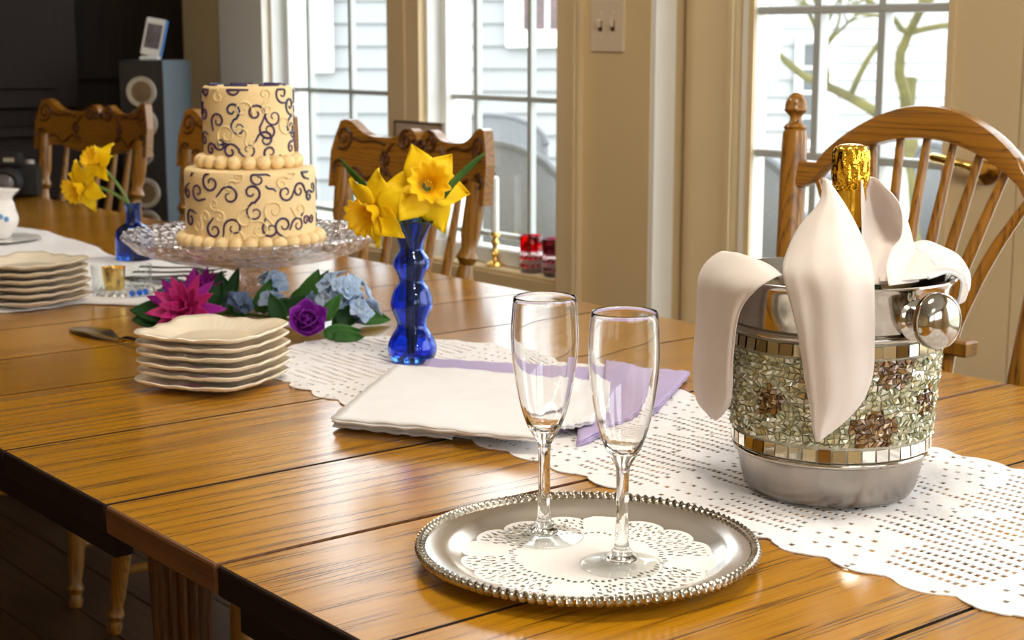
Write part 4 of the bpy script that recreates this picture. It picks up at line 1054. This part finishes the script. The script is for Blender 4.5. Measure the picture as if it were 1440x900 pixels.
for (px, py, rot, base, where, grp) in ((303, 541, .55, 0.0006, 'of the stack in front of the silk flowers', 'plates stacked in front of the flowers'), (42, 428, .35, .0020, 'of the stack beside the glass dish', 'plates stacked beside the glass dish')):
    p = onz(px, py); rg = random.Random(px)
    for k in range(6):
        lab = 'cream scalloped plate, %s %s' % (ordn[k], where)
        if pm is None: pm = build('dessert_plate', plate_mesh(1), M['plate'], None, True, angle=60); o = pm
        else: o = pm.copy(); COL.objects.link(o)
        o.location = (p[0]+rg.uniform(-.002, .002), p[1]+rg.uniform(-.002, .002), T+base+k*.0117); o.rotation_euler.z = rot+rg.uniform(-.05, .05)
        tag(o, lab, 'plate', grp)

# ================================================================ cake on its stand
CK = onz(357, 437); CK[2] = T
kx = 2200/float((CK-_C)@_F)
print('cake px per metre', kx, CK)
cs = thing('cake_stand', 'pressed glass pedestal cake stand with a wide scalloped plate under the cake', 'cake stand', CK)
ZP = .112
sc_f = lambda a, z, r: 1+(.025*abs(math.sin(12*a)) if r > .17 else 0)+(.03*math.sin(24*a+500*r)*math.sin(9*a) if .05 < r < .18 and z < ZP-.005 else 0)
dish = [(1e-5, ZP-.004), (.05, ZP-.004), (.115, ZP-.004), (.135, ZP-.001), (.165, ZP+.007), (.188, ZP+.0150), (.196, ZP+.0155), (.198, ZP+.0115), (.192, ZP+.004), (.175, ZP-.009), (.150, ZP-.020), (.11, ZP-.029), (.05, ZP-.033), (1e-5, ZP-.033)]
build('stand_plate', MB().lathe(dish[::-1], 144, sc_f), M['press'], cs, True, angle=60)
stem = spline([(.030, ZP-.0335), (.022, ZP-.037), (.026, ZP-.042), (.020, ZP-.049), (.023, ZP-.057), (.018, ZP-.065), (.024, ZP-.077), (.050, ZP-.094), (.066, ZP-.104), (.070, ZP-.110), (.069, .0)], 48).tolist()
build('stand_stem', MB().lathe([(1e-5, 0)]+stem[::-1]+[(1e-5, ZP-.0332)], 60, lambda a, z, r: 1+.03*math.cos(12*a)), M['press'], cs, True, angle=60)
R1, R2 = .1015, .0695; Z1, Z2, Z3 = ZP-.0035, ZP+.117, ZP+.2425
ck = thing('tiered_cake', 'two-tier cream wedding cake with dark purple piped scrolls on the glass stand', 'cake', (CK[0], CK[1], T+Z1))
fa = math.atan2(-CK[1], -CK[0])       # angle facing the viewer
wob = lambda a, z, r: 1+.004*math.sin(5*a+z*40)+.003*math.sin(11*a-z*90)
tiers = []
for nm, R_, z0, z1 in (('lower_tier', R1, 0, Z2-Z1), ('upper_tier', R2, Z2-Z1, Z3-Z1)):
    pf = [(1e-5, z0), (R_, z0)]+[(R_, z0+(z1-z0)*q) for q in (.1, .2, .35, .5, .65, .8, .9)]+[(R_-.0005, z1-.003), (R_-.003, z1), (R_*.8, z1+.0005), (1e-5, z1+.0005)]
    o = build(nm, MB().lathe(pf, 72, wob), M['icing'], ck, True, angle=60); tiers.append((o, R_, z0, z1))
# pearl borders
for o, R_, z0, z1 in tiers:
    n = 30 if R_ > .08 else 21; pr_ = TAU*(R_+.005)/n/2*1.04
    me = None
    for k in range(n):
        a = TAU*k/n
        if me is None: me = build('icing_pearl', MB().sphere((0, 0, 0), pr_, 8, 12, (1, 1, .95)), M['icing'], o); q = me
        else: q = copy_part(me, o)
        q.location = ((R_+.0045)*math.cos(a), (R_+.0045)*math.sin(a), z0+pr_*.93)
# piped scrolls wrapped on the tiers
def curl2(r, turns=1.15, tail=.9):
    pts = [(r*(1-.78*u)*math.cos(TAU*turns*u), r*(1-.78*u)*math.sin(TAU*turns*u)) for u in np.linspace(0, 1, 30)]
    tl = [(r+.10*r*q*q, -r*tail*q) for q in np.linspace(1, .05, 7)]
    return tl+pts
def scurl(r):
    c1 = curl2(r, 1.1, .35); c2 = [(-x, -y) for x, y in c1]
    sh_ = 1.25*r
    return [(x-r, y+sh_*.4) for x, y in reversed(c1)]+[(x+r, y-sh_*.4) for x, y in c2]
def pipe(tier, du, zc_, shape, size, rot, m, rad=.0017, mirror=1):
    """du = arc length from the line facing the viewer (+ = viewer's right), zc_ = height on the tier"""
    o, R_, z0, z1 = tier
    base = curl2(size) if shape == 'c' else scurl(size*.62) if shape == 's' else [(size*q, .2*size*math.sin(3*q)) for q in np.linspace(-1, 1, 12)]
    pts = []
    for x, y in base:
        x *= mirror; X = x*math.cos(rot)-y*math.sin(rot); Y = x*math.sin(rot)+y*math.cos(rot)
        a = fa+(du+X)/R_; pts.append(((R_+rad*.35)*math.cos(a), (R_+rad*.35)*math.sin(a), min(z1-.0045, max(z0+.006, z0+zc_+Y))))
    b = MB().tube(pts, [rad*(.6+.5*math.sin(PI*min(1, .12+i/len(pts)))) for i in range(len(pts))], 6)
    build('piped_scroll', b, M[m], o)
def zpx(py, R_):   # pixel row on the front of a tier -> height above the tier foot
    return 0
up_t, lo_t = tiers[1], tiers[0]
sc_px = .3444/kx
def place(tier, cx, foot_y, items):
    o, R_, z0, z1 = tier
    for (x, y, shape, size, rot, mir, m) in items:
        s_ = max(-.97, min(.97, (x-cx)*sc_px/R_)); du = R_*math.asin(s_)
        pipe(tier, du, (foot_y-y)*sc_px+ .165*R_*(1-math.sqrt(1-s_*s_)), shape, size*1.22*sc_px, rot, m, mirror=mir)
A_, B_ = 'scroll', 'scroll_b'
place(up_t, 320, 425, [(270, 112, 'c', 32, .9, 1, A_), (452, 140, 'c', 30, 1.6, -1, A_), (270, 228, 's', 42, -.75, 1, B_), (385, 215, 's', 46, .25, 1, A_), (203, 243, 'c', 28, .3, -1, A_), (398, 275, 'c', 32, 2.6, 1, A_),
    (385, 310, 'c', 28, -.4, -1, A_), (402, 362, 'c', 28, 2.2, -1, A_), (282, 350, 's', 42, .55, 1, A_), (190, 345, 's', 34, .9, 1, A_), (160, 130, 'c', 30, 1.9, 1, A_), (152, 225, 'c', 26, 2.6, 1, A_), (150, 330, 'c', 24, 1.2, 1, A_), (482, 195, 'c', 28, 1.2, -1, B_), (484, 280, 'c', 28, 2.0, 1, B_), (486, 340, 's', 30, 1.6, 1, A_), (222, 330, 'd', 20, -.15, 1, B_)])
place(lo_t, 320, 752, [(170, 495, 'c', 32, 2.4, 1, A_), (118, 540, 'c', 30, 1.9, -1, A_), (240, 538, 'c', 32, -.6, -1, A_), (350, 472, 'c', 28, .9, 1, A_), (330, 562, 's', 46, -.95, 1, A_), (455, 535, 'c', 28, 2.8, -1, A_), (508, 538, 'c', 27, .4, 1, A_), (536, 465, 'c', 26, 1.4, -1, B_), (398, 512, 'd', 20, -.6, 1, B_),
    (98, 472, 'd', 16, .9, 1, A_), (86, 660, 'c', 30, 1.2, 1, A_), (178, 678, 'c', 28, 2.3, 1, A_), (252, 662, 'c', 32, .0, -1, A_), (395, 670, 'c', 28, 2.7, 1, A_), (445, 662, 'c', 32, 1.0, -1, A_), (500, 672, 'c', 26, -.3, -1, A_), (545, 665, 's', 26, .6, 1, A_), (556, 560, 's', 30, 1.2, 1, B_), (78, 560, 'c', 24, 1.8, 1, A_), (515, 640, 'd', 14, .6, 1, B_)])
# raised cream scrolls, and dark ones round the back
rg = random.Random(3)
for tier, pts_ in ((up_t, [(390, 160), (300, 190), (310, 300), (460, 250), (200, 120), (235, 290)]), (lo_t, [(260, 480), (190, 595), (410, 595), (300, 625), (510, 600), (350, 670), (460, 470), (130, 640), (290, 700)])):
    o, R_, z0, z1 = tier; fy = 425 if tier is up_t else 752
    for x, y in pts_:
        s_ = max(-.97, min(.97, (x-320)*sc_px/R_)); pipe(tier, R_*math.asin(s_), (fy-y)*sc_px, 's' if rg.random() < .5 else 'c', rg.uniform(34, 46)*sc_px, rg.uniform(0, 6), 'icing', .0018, rg.choice((-1, 1)))
    for k in range(8 if R_ < .08 else 12):
        a = 1.7+k*(TAU-3.4)/(7 if R_ < .08 else 11)
        for zz in (.25, .6, .85):
            pipe(tier, a*R_, (z1-z0)*(zz*.85+.12), rg.choice('cs'), rg.uniform(26, 36)*sc_px, rg.uniform(0, 6), rg.choice((A_, A_, B_)), mirror=rg.choice((-1, 1)))
for k in range(7): 
    a = k*.9; pts = [((R2*.86)*math.cos(a+q), (R2*.86)*math.sin(a+q), Z3-Z1+.0012) for q in np.linspace(0, .6, 10)]
    build('piped_scroll', MB().tube(pts, .0024, 6), M[A_ if k % 2 else B_], tiers[1][0])

# ================================================================ silk flower garland round the stand
gl = thing('flower_garland', 'silk flower garland of magenta, purple and blue blooms laid round the cake stand', 'flowers', (CK[0]-.05, CK[1]-.08, T))
GO = np.array([CK[0]-.05, CK[1]-.08, T])
def gp(px, py, z): return Vector(onz(px, py, z)-GO)
tc2 = Vector((-CK[0], -CK[1], .55*math.hypot(CK[0], CK[1]))).normalized()
def bloom(name, px, py, z, face, layers, m, m2=None, seed=0, sub='petal'):
    """layers: (count, length, width, lift angle, back curl, cup)"""
    rd = random.Random(seed); c = gp(px, py, z)
    Bm = Matrix.Translation(c) @ basis(face)
    core = build(name, MB().sphere((0, 0, .002), .005, 6, 10).xf(Bm), M[m], gl)
    for li, (n, L_, W_, lift, bk_, cup) in enumerate(layers):
        for k in range(n):
            a = TAU*(k+.5*(li % 2))/n+rd.uniform(-.12, .12)
            Mx = Bm @ Matrix.Rotation(a, 4, 'Z') @ Matrix.Rotation(-lift+rd.uniform(-.1, .1), 4, 'Y')
            build(sub, MB().grid(petal_grid(L_*rd.uniform(.9, 1.1), W_, bk_, cup, .5, 7, 5)).xf(Mx), M[m2 if (m2 and li == 0) else m], core, solid=.0006)
    return core
vr = Vector((CK[1], -CK[0], 0)).normalized()
bloom('mum_flower', 262, 436, .030, tc2-vr*.35, [(9, .066, .011, .05, .1, .2), (9, .058, .011, .35, -.1, .3), (8, .048, .010, .65, -.2, .3), (6, .036, .009, 1.0, -.2, .3)], 'mag', 'mag_d', 5)
bloom('lily_flower', 282, 410, .042, tc2*.4+vr*.2+Vector((0, 0, 1)), [(5, .044, .010, .5, -.2, .4), (4, .040, .009, .95, -.2, .4)], 'mag_d', None, 8)
bloom('rose_flower', 430, 455, .026, tc2*1.2+vr*.05, [(6, .034, .022, .35, -.45, .3), (6, .029, .020, .7, -.55, .3), (5, .023, .016, 1.0, -.6, .3), (4, .016, .012, 1.2, -.6, .3)], 'rose', None, 11)
def hyd(px, py, z, n, rad, m, seed):
    rd = random.Random(seed); c = gp(px, py, z)
    core = build('hydrangea_cluster', MB().sphere((c.x, c.y, c.z), rad*.55, 6, 10), M['hyd_d'], gl)
    for k in range(n):
        d = Vector((rd.gauss(0, 1), rd.gauss(0, 1), abs(rd.gauss(0, 1))*.8)).normalized(); d = (d+tc2*.5).normalized(); pos = c+d*rad*rd.uniform(.6, 1)
        if pos.z < .012: pos.z = .012
        Bm = Matrix.Translation(pos) @ basis(d)
        b = MB()
        for q in range(4): b.grid(Matrix_apply(Bm @ Matrix.Rotation(TAU*q/4+k, 4, 'Z') @ Matrix.Rotation(-.25, 4, 'Y'), petal_grid(.017, .0085, -.1, .3, .3, 5, 5)))
        build('floret', b, M[m], core, solid=.0005)
def Matrix_apply(Mx, P): return [[tuple(Mx @ Vector(q)) for q in r] for r in P]
hyd(480, 425, .040, 22, .042, 'hyd', 2); hyd(505, 442, .026, 10, .026, 'hyd', 3); hyd(385, 402, .048, 8, .020, 'hyd', 4); hyd(383, 428, .026, 5, .016, 'hyd', 14)
hyd(245, 418, .026, 9, .024, 'hyd_d', 5); hyd(335, 432, .022, 7, .018, 'hyd_d', 6); hyd(445, 430, .030, 6, .016, 'hyd_d', 7)
def leaf(px, py, z, dirv, L_, W_, m, seed):
    rd = random.Random(seed); c = gp(px, py, z); dv = Vector(dirv).normalized()
    side = dv.cross(Vector((-CK[0], -CK[1], .9)).normalized()); 
    if side.length < .1: side = Vector((1, 0, 0))
    side.normalize(); nrm = dv.cross(side) * -1
    Mx = Matrix.Translation(c) @ Matrix((dv, side, nrm)).transposed().to_4x4()
    build('leaf', MB().grid(petal_grid(L_, W_, rd.uniform(0, .25), .35, .7, 9, 7, .03, seed)).xf(Mx), M[m], gl, solid=.0005)
U_ = Vector((0, 0, 1)); 
for (px, py, z, d, L_, W_, m) in [
    (240, 440, .020, -vr+U_*.10+tc2*.1, .060, .019, 'leafd'), (232, 446, .014, -vr-U_*.05, .050, .018, 'leafd'), (262, 425, .020, -vr*.6+U_*.6, .045, .014, 'leafg'), (300, 432, .02, vr*.25+U_, .058, .013, 'leafd'), (318, 430, .02, vr*.35+U_, .064, .012, 'leafd'), (324, 432, .018, -vr*.2+U_*1.0, .05, .013, 'leafd'),
    (365, 440, .012, vr*.35+U_, .055, .016, 'leafg'), (380, 440, .016, vr*.9+U_*.35, .05, .016, 'leafd'), (400, 440, .016, vr*.8+U_*.5, .05, .015, 'leafd'), (412, 432, .02, vr*.5+U_*.7, .045, .014, 'leafg'), (425, 440, .014, vr*.35+U_*.9, .072, .020, 'leafg'), (438, 435, .016, vr*.4+U_*.9, .066, .02, 'leafg'),
    (470, 462, .006, vr*.55+U_*.75, .050, .012, 'leafg'), (455, 470, .010, vr+U_*.1, .055, .013, 'leafg'), (468, 474, .008, vr-U_*.05+tc2*.1, .045, .012, 'leafg'), (500, 445, .014, vr-U_*.1, .055, .015, 'leafg'), (470, 455, .015, vr*.8+U_*.3, .05, .014, 'leafd'), (350, 440, .01, U_*.4-vr, .05, .014, 'leafg'), (395, 452, .012, -vr*.2+U_*.6, .045, .015, 'leafd'), (290, 448, .012, -vr+U_*.05, .05, .016, 'leafd'), (455, 448, .03, vr*.6+U_*.8, .045, .011, 'leafg')]:
    leaf(px, py, z, d, L_, W_, m, int(px*7+py))
build('garland_wire', MB().tube(spline([tuple(gp(240, 442, .010)), tuple(gp(310, 440, .008)), tuple(gp(380, 445, .008)), tuple(gp(440, 452, .008)), tuple(gp(500, 440, .010))], 24), .003, 6), M['stem'], gl)

# ================================================================ cake server, glass dish, cutlery, cloth, crockery
p = onz(105, 463); q = onz(172, 484); sv = thing('cake_server', 'silver cake server lying on the bare oak beside the front plate stack', 'cake server', (p[0], p[1], T+.001))
dv = Vector((q[0]-p[0], q[1]-p[1], 0)); L_ = dv.length; ang = math.atan2(dv.y, dv.x)
P = []
for i in range(15):
    u = i/14; w_ = .021*math.sin(PI*min(1, .06+u*.94)**.8)**.7*(1-.45*max(0, u-.6)/.4)
    P.append([(L_*u, v*w_, .0015+.006*v*v*(1-abs(2*u-1))+.012*max(0, u-.75)) for v in (-1, -.6, 0, .6, 1)])
b = MB().grid(P); b.xf(Matrix.Rotation(ang, 4, 'Z')); build('server_blade', b, M['server'], sv, solid=.0012)
hd = spline([(L_*.97, 0, .0045), (L_*1.15, 0, .010), (L_*1.6, 0, .010), (L_*2.0, 0, .004), (L_*2.1, 0, .0045)], 20)
b = MB().tube(hd, [.004]*6+list(np.linspace(.004, .0055, 12))+[.005, .003], 10); b.xf(Matrix.Rotation(ang, 4, 'Z')); build('server_handle', b, M['server'], sv)
# white cloth behind
cl_px = [(-40, 330), (20, 322), (62, 326), (100, 338), (135, 350), (165, 362), (230, 368), (300, 376), (335, 386), (328, 404), (290, 414), (250, 427), (180, 430), (110, 428), (60, 436), (0, 440), (-60, 430)]
poly = np.array([onz(*q)[:2] for q in cl_px]); cc = poly.mean(0); ring = spline(np.vstack([poly, poly[:1]]), 160)[:-1]
P = []
for q in np.linspace(0, 1, 16):
    row = []
    for j, pt in enumerate(ring):
        d = pt-cc; e = q*(1+.010*abs(math.sin(j*.55))*(q > .9))
        x_, y_ = d*e; row.append((x_, y_, .0010+.0009*(1+math.sin(x_*45+y_*30))*(.4+.6*math.sin(x_*21-y_*37)**2)+(.0035*max(0, math.sin(j*.23))*max(0, q-.75)/.25 if y_ > .1 else 0)))
    P.append(row)
o = build('lace_cloth', MB().grid(P, closed_v=True), M['lace'], None, True, loc=(cc[0], cc[1], T), solid=.0008)
tag(o, 'crumpled white lace-edged cloth spread under the short blue vase and glass dish', 'cloth')
# low glass dish with glass beads and a gold votive
D = onz(172, 413); ds = thing('glass_dish', 'low clear glass dish ringed with glass beads beside the plate stack', 'dish', (D[0], D[1], T+.0022))
build('dish_body', MB().lathe([(1e-5, 0), (.045, 0), (.0485, .003), (.050, .012), (.0505, .046), (.0498, .0475), (.0488, .046), (.0482, .013), (.044, .006), (1e-5, .006)], 64), M['thin'], ds, True, angle=50)
for k in range(26):
    a = TAU*k/26; build('glass_bead', MB().sphere((.0535*math.cos(a), .0535*math.sin(a), .0056), .0055, 6, 10), M['blue' if (k*7 % 26) in (3, 9, 10, 17) else 'clear'], ds)
VT = (D[0]-.012, D[1]+.004, T+.0085)
vt = thing('votive_holder', 'small gold-rimmed smoky votive glass inside the glass dish', 'votive', VT)
build('votive_cup', MB().lathe([(1e-5, 0), (.016, 0), (.0185, .02), (.020, .038), (.0188, .038), (.017, .02), (.0145, .004), (1e-5, .004)], 36), M['brass'], vt, True, angle=50)
build('wax', MB().lathe([(1e-5, .004), (.0144, .0045), (.0172, .028), (1e-5, .027)], 24), M['gold_s'], vt)
# stacked forks
fk = None
for k in range(6):
    p0 = onz(196+5*k, 390+3*k % 7, .006); 
    if fk is None:
        b = MB()
        pts = spline([(0, 0, .002), (.06, 0, .003), (.11, 0, .006), (.135, 0, .003)], 18)
        b.grid([[(q[0], -w_, q[2]), (q[0], 0, q[2]+.001), (q[0], w_, q[2])] for q, w_ in zip(pts, [.008]*4+[.006, .005, .004, .0035, .003, .003, .003, .0035, .005, .008, .010, .011, .0115, .0115])])
        for s_ in (-.009, -.003, .003, .009): b.grid([[(.135, s_-.0022, .003), (.135, s_+.0022, .003)], [(.155, s_-.0018, .004), (.155, s_+.0018, .004)], [(.172, s_-.0007, .008), (.172, s_+.0007, .008)]])
        fk = build('dessert_fork', b, M['flatware'], None, True, solid=.0016); o = fk
    else: o = fk.copy(); COL.objects.link(o)
    o.location = (p0[0]-.02, p0[1]+.02, T+.0035+.0042*k); o.rotation_euler = (0, 0, -.95+.09*((k*5) % 6-2.5))
    tag(o, 'dull silver dessert fork, %s of the pile beside the glass dish' % ordn[k].replace('from the bottom', 'from the bottom'), 'fork', 'forks piled by the glass dish')
# white porcelain jug on its saucer, and a camera, at the far end
J = onz(-6, 340); jg = thing('porcelain_jug', 'white porcelain jug with a flared spout and blue decoration on the lace cloth', 'jug', (J[0], J[1], T+.0075))
body = spline([(.028, 0), (.032, .004), (.046, .025), (.050, .045), (.040, .070), (.031, .085), (.034, .098), (.037, .104)], 36).tolist()
inn = [(r-.003, z) for r, z in reversed(body) if z > .008]+[(1e-5, .008)]
sp_a = math.atan2(-.6, .75)
jf = lambda a, z, r: 1+(.55*max(0, math.cos(a-sp_a))**6*max(0, (z-.055)/.05)**1.3 if z > .055 else 0)
build('jug_body', MB().lathe([(1e-5, 0)]+body+[(.0355, .1055)]+inn, 64, jf), M['porcelain'], jg, True, angle=70)
build('jug_handle', MB().tube(spline([(-.034, .028, .092), (-.066, .052, .088), (-.066, .052, .045), (-.040, .032, .03)], 18), .0045, 8), M['porcelain'], jg)
for k in range(5):
    a = math.atan2(-J[1], -J[0])-.5+.25*k; build('blue_flower', MB().sphere((.0505*math.cos(a), .0505*math.sin(a), .045+.006*(k % 2)), .006, 6, 8, (.4, 1, 1) if abs(math.cos(a)) > .7 else (1, .4, 1)), M['bluepat'], jg)
sa = build('saucer', MB().lathe([(1e-5, .0012), (.040, .0), (.045, .0015), (.080, .0045), (.092, .0055), (.094, .0065), (.090, .0068), (.05, .0050), (1e-5, .0045)], 60, lambda a, z, r: 1+(.03*math.cos(12*a) if r > .07 else 0)), M['porcelain'], None, loc=(J[0], J[1], T+.0022)); tag(sa, 'fluted white saucer under the porcelain jug', 'saucer')
K = onz(20, 277); dc = thing('dslr_camera', 'black camera with a large lens set down at the far end of the table', 'camera', (K[0], K[1], T))
ka = math.atan2(-K[1], -K[0])-.25; dc.rotation_euler.z = ka+PI/2
build('camera_body', MB().box((-.070, -.030, 0), (.070, .030, .092), .010), M['black_plastic'], dc, False)
build('grip', MB().lathe([(.020, .002), (.024, .01), (.024, .08), (.018, .090)], 20).mv((-.062, -.022, 0)), M['black_plastic'], dc)
build('prism_housing', MB().add([(-.032, -.034, .09), (.032, -.034, .09), (.032, .028, .09), (-.032, .028, .09), (-.020, -.036, .122), (.020, -.036, .122), (.022, .018, .122), (-.022, .018, .122)], [(3, 2, 1, 0), (4, 5, 6, 7), (0, 1, 5, 4), (1, 2, 6, 5), (2, 3, 7, 6), (3, 0, 4, 7)]), M['black_plastic'], dc, False)
build('name_plate', MB().box((-.014, -.038, .100), (.014, -.0355, .110)), M['spk_ring'], dc, False)
lz = build('lens', MB().lathe([(.034, 0), (.036, .01), (.034, .03), (.039, .035), (.040, .07), (.038, .09), (.032, .09), (.028, .08), (1e-5, .078)], 40).xf(Matrix.Translation((.004, -.030, .046)) @ Matrix.Rotation(PI/2, 4, 'X')), M['black_plastic'], dc, True, angle=40)
build('front_element', MB().lathe([(.027, .079), (.018, .084), (1e-5, .086)], 30).xf(Matrix.Translation((.004, -.030, .046)) @ Matrix.Rotation(PI/2, 4, 'X')), M['screen'], lz)
build('mode_dial', MB().lathe([(1e-5, .09), (.012, .09), (.012, .102), (1e-5, .102)], 18).mv((.048, 0, 0)), M['spk_ring'], dc, True, angle=40)

# ================================================================ speaker, phone, cabinet, sill things
S0 = Vector((2.118, 4.44, 0)); n_ = Vector((-.689, -.725, 0)).normalized(); sr = Vector((-n_.y, n_.x, 0))
sp = thing('tower_speaker', 'tall black and grey tower speaker with silver-ringed drivers behind the chair', 'speaker', S0-n_*.15)
Ms = Matrix((( -n_.y, -n_.x, 0, 0), (n_.x, -n_.y, 0, 0), (0, 0, 1, 0), (0, 0, 0, 1)))     # local x = right seen from the front, local y = into the cabinet
HS = T+.367
build('cabinet', MB().box((-.066, -.138, .03), (.066, .15, HS), .004).xf(Ms), M['spk_side'], sp, False)
build('front_baffle', MB().box((-.066, -.15, .03), (.066, -.1375, HS), .004).xf(Ms), M['black_plastic'], sp, False)
build('plinth', MB().box((-.09, -.17, 0), (.09, .17, .03), .004).xf(Ms), M['black_plastic'], sp, False)
for z, rr in ((.273, .047), (.177, .047), (.082, .030), (-.034, .047), (-.132, .047)):
    Md = Ms @ Matrix.Translation((0, -.150, T+z)) @ Matrix.Rotation(PI/2, 4, 'X')
    d = build('driver_ring', MB().lathe([(rr*.66, -.002), (rr*.70, .005), (rr*.95, .006), (rr, .002), (rr, -.001)], 40, closed=True).xf(Md), M['spk_ring'], sp)
    build('driver_cone', MB().lathe([(rr*.68, .002), (rr*.50, -.006), (rr*.30, -.011), (rr*.28, -.003), (rr*.15, .001), (1e-5, .002)], 32).xf(Md), M['spk_cone'], d, True, angle=30)
dk = thing('phone_dock', 'small white dock standing on the tower speaker', 'dock', tuple(S0-n_*.10)[:2]+(HS,))
build('dock_base', MB().box((-.028, -.02, 0), (.028, .02, .012), .004).xf(Ms), M['phone'], dk, False)
build('dock_back', MB().box((-.012, .004, .01), (.012, .014, .026), .003).xf(Ms), M['phone'], dk, False)
ph = thing('phone', 'white phone with a dark screen propped upright in the dock', 'phone', tuple(S0-n_*.10)[:2]+(HS+.0135,))
Mp = Ms @ Matrix.Rotation(-.20, 4, 'X') @ Matrix.Rotation(.17, 4, 'Y')
build('phone_body', MB().box((-.031, -.0045, 0), (.031, .0045, .116), .003).xf(Mp), M['phone'], ph, False)
build('phone_bumper', MB().box((.0305, -.0055, .001), (.0345, .0058, .115), .0015).xf(Mp), M['phone_edge'], ph, False)
build('phone_screen', MB().box((-.0245, -.0052, .022), (.0235, -.0044, .098)).xf(Mp), M['screen'], ph, False)
# dark hutch against the far wall
ht = thing('china_hutch', 'tall dark mahogany hutch with brass knobs against the far wall', 'cabinet', (1.42, 4.76, 0))
build('hutch_body', MB().box((-.63, -.18, .08), (.63, .22, .92), .004).box((-.60, -.08, .92), (.60, .22, 2.1), .004), M['hutch'], ht, False)
build('hutch_top', MB().box((-.65, -.20, .90), (.65, .22, .93), .006), M['hutch'], ht, False)
build('cornice', MB().box((-.65, -.13, 2.08), (.65, .22, 2.16), .015), M['hutch'], ht, False)
build('plinth', MB().box((-.64, -.19, 0), (.64, .22, .085), .006), M['hutch'], ht, False)
for k in range(3):
    xa = -.59+k*.396
    for z0, z1, yf in ((.12, .68, -.18), (.98, 1.42, -.08), (1.46, 2.05, -.08)):
        d = build('hutch_door', MB().box((xa, yf-.018, z0), (xa+.385, yf, z1), .006).box((xa+.06, yf-.026, z0+.06), (xa+.325, yf-.018, z1-.06), .004), M['hutch'], ht, False)
        build('knob', MB().sphere((xa+(.35 if k < 2 else .03), yf-.034, (z0+z1)/2-(.12 if z0 > .9 else -.1)), .013, 8, 12), M['brass'], d)
    d = build('drawer', MB().box((xa, -.198, .71), (xa+.385, -.18, .88), .006), M['hutch'], ht, False); build('knob', MB().sphere((xa+.19, -.212, .795), .013, 8, 12), M['brass'], d)
# sill: candlestick, three ruby tumblers, topiary; print on the mullion
c_ = onX(697, 366, 2.592); cz = SILL
cd_ = thing('brass_candlestick', 'brass candlestick on the window sill between the chair and ruby glasses', 'candlestick', (2.590, c_[1], cz))
build('stick', MB().lathe([(1e-5, 0), (.027, 0), (.028, .004), (.020, .010), (.008, .016), (.006, .024), (.012, .034), (.006, .044), (.006, .052), (.013, .064), (.006, .074), (.014, .084), (.011, .092), (1e-5, .092)], 28), M['brass'], cd_)
cn = thing('taper_candle', 'white taper candle in the brass candlestick on the sill', 'candle', (2.590, c_[1], cz+.092))
build('wax', MB().lathe([(1e-5, 0), (.0105, 0), (.0105, .145), (.006, .150), (1e-5, .151)], 20), M['candle'], cn)
build('wick', MB().tube([(0, 0, .150), (.001, 0, .160)], .0012, 5), M['black_plastic'], cn)
def tumbler(px, m_top, m_bot, label, h=.098, x=2.590):
    y = onX(px, 375, x)[1]; t = thing('tumbler', label, 'glass', (x, y, SILL), 0, 'ruby glasses on the sill')
    build('tumbler_body', MB().lathe([(1e-5, 0), (.0265, 0), (.028, .003), (.031, h), (.0285, h), (.0262, .012), (1e-5, .012)], 48), M[m_bot], t, True, angle=50)
    build('colour_band', MB().lathe([(.0302, h*.58), (.0318, h-.001), (.0312, h), (.0296, h*.58)], 48, lambda a, z, r: 1, closed=True), M[m_top], t, True, angle=50)
    for row in range(2):
        for k in range(12):
            a = TAU*(k+.5*row)/12; rr = .0285+.0025*(.2+.2*row)
            build('cut_dot', MB().sphere((0, 0, 0), .0052, 6, 8, (.35, 1, 1)), M[m_top], t, loc=(rr*math.cos(a), rr*math.sin(a), h*(.20+.21*row))).rotation_euler.z = a
    return t
tumbler(747, 'ruby', 'ruby_clear', 'bright ruby tumbler with cut dots next to the brass candlestick')
tumbler(779, 'plum', 'ruby_clear', 'dark plum-red tumbler between the bright ruby one and the window casing', .098)
tumbler(806, 'ruby', 'plum', 'tall ruby glass half hidden behind the window casing', .125)
y_ = onX(612, 175, 2.590)[1]
tp = thing('topiary', 'small dark green ball topiary in a white pot on the window sill', 'plant', (2.590, y_, SILL))
build('pot', MB().lathe([(1e-5, 0), (.022, 0), (.029, .045), (.031, .05), (.026, .05), (.024, .04), (1e-5, .04)], 28), M['pot'], tp, True, angle=50)
build('stem', MB().tube([(0, 0, .03), (.002, .001, .15), (0, 0, .32)], .003, 6), M['frame_d'], tp)
build('foliage', MB().lathe(spline([(1e-5, .312), (.014, .318), (.021, .332), (.018, .346), (.008, .356), (1e-5, .358)], 14).tolist(), 26, lambda a, z, r: 1+.12*math.sin(7*a+200*z)), M['topiary'], tp)
y0, y1 = onX(625, 170, 2.532)[1], onX(557, 170, 2.532)[1]; z0, z1 = T+.075, T+.205
pf = thing('framed_print', 'small framed sepia print hung on the mullion between the two windows', 'picture', (2.533, (y0+y1)/2, z0)); hw_ = (y1-y0)/2
b = MB(); h_ = z1-z0
for q in (((-.010, -hw_, 0), (0, hw_, .005)), ((-.010, -hw_, h_-.005), (0, hw_, h_)), ((-.010, -hw_, .005), (0, -hw_+.005, h_-.005)), ((-.010, hw_-.005, .005), (0, hw_, h_-.005))): b.box(q[0], q[1], .001)
build('frame', b, M['frame_d'], pf, False); build('print', MB().box((-.005, -hw_+.004, .004), (-.001, hw_-.004, h_-.004)), M['print'], pf, False)
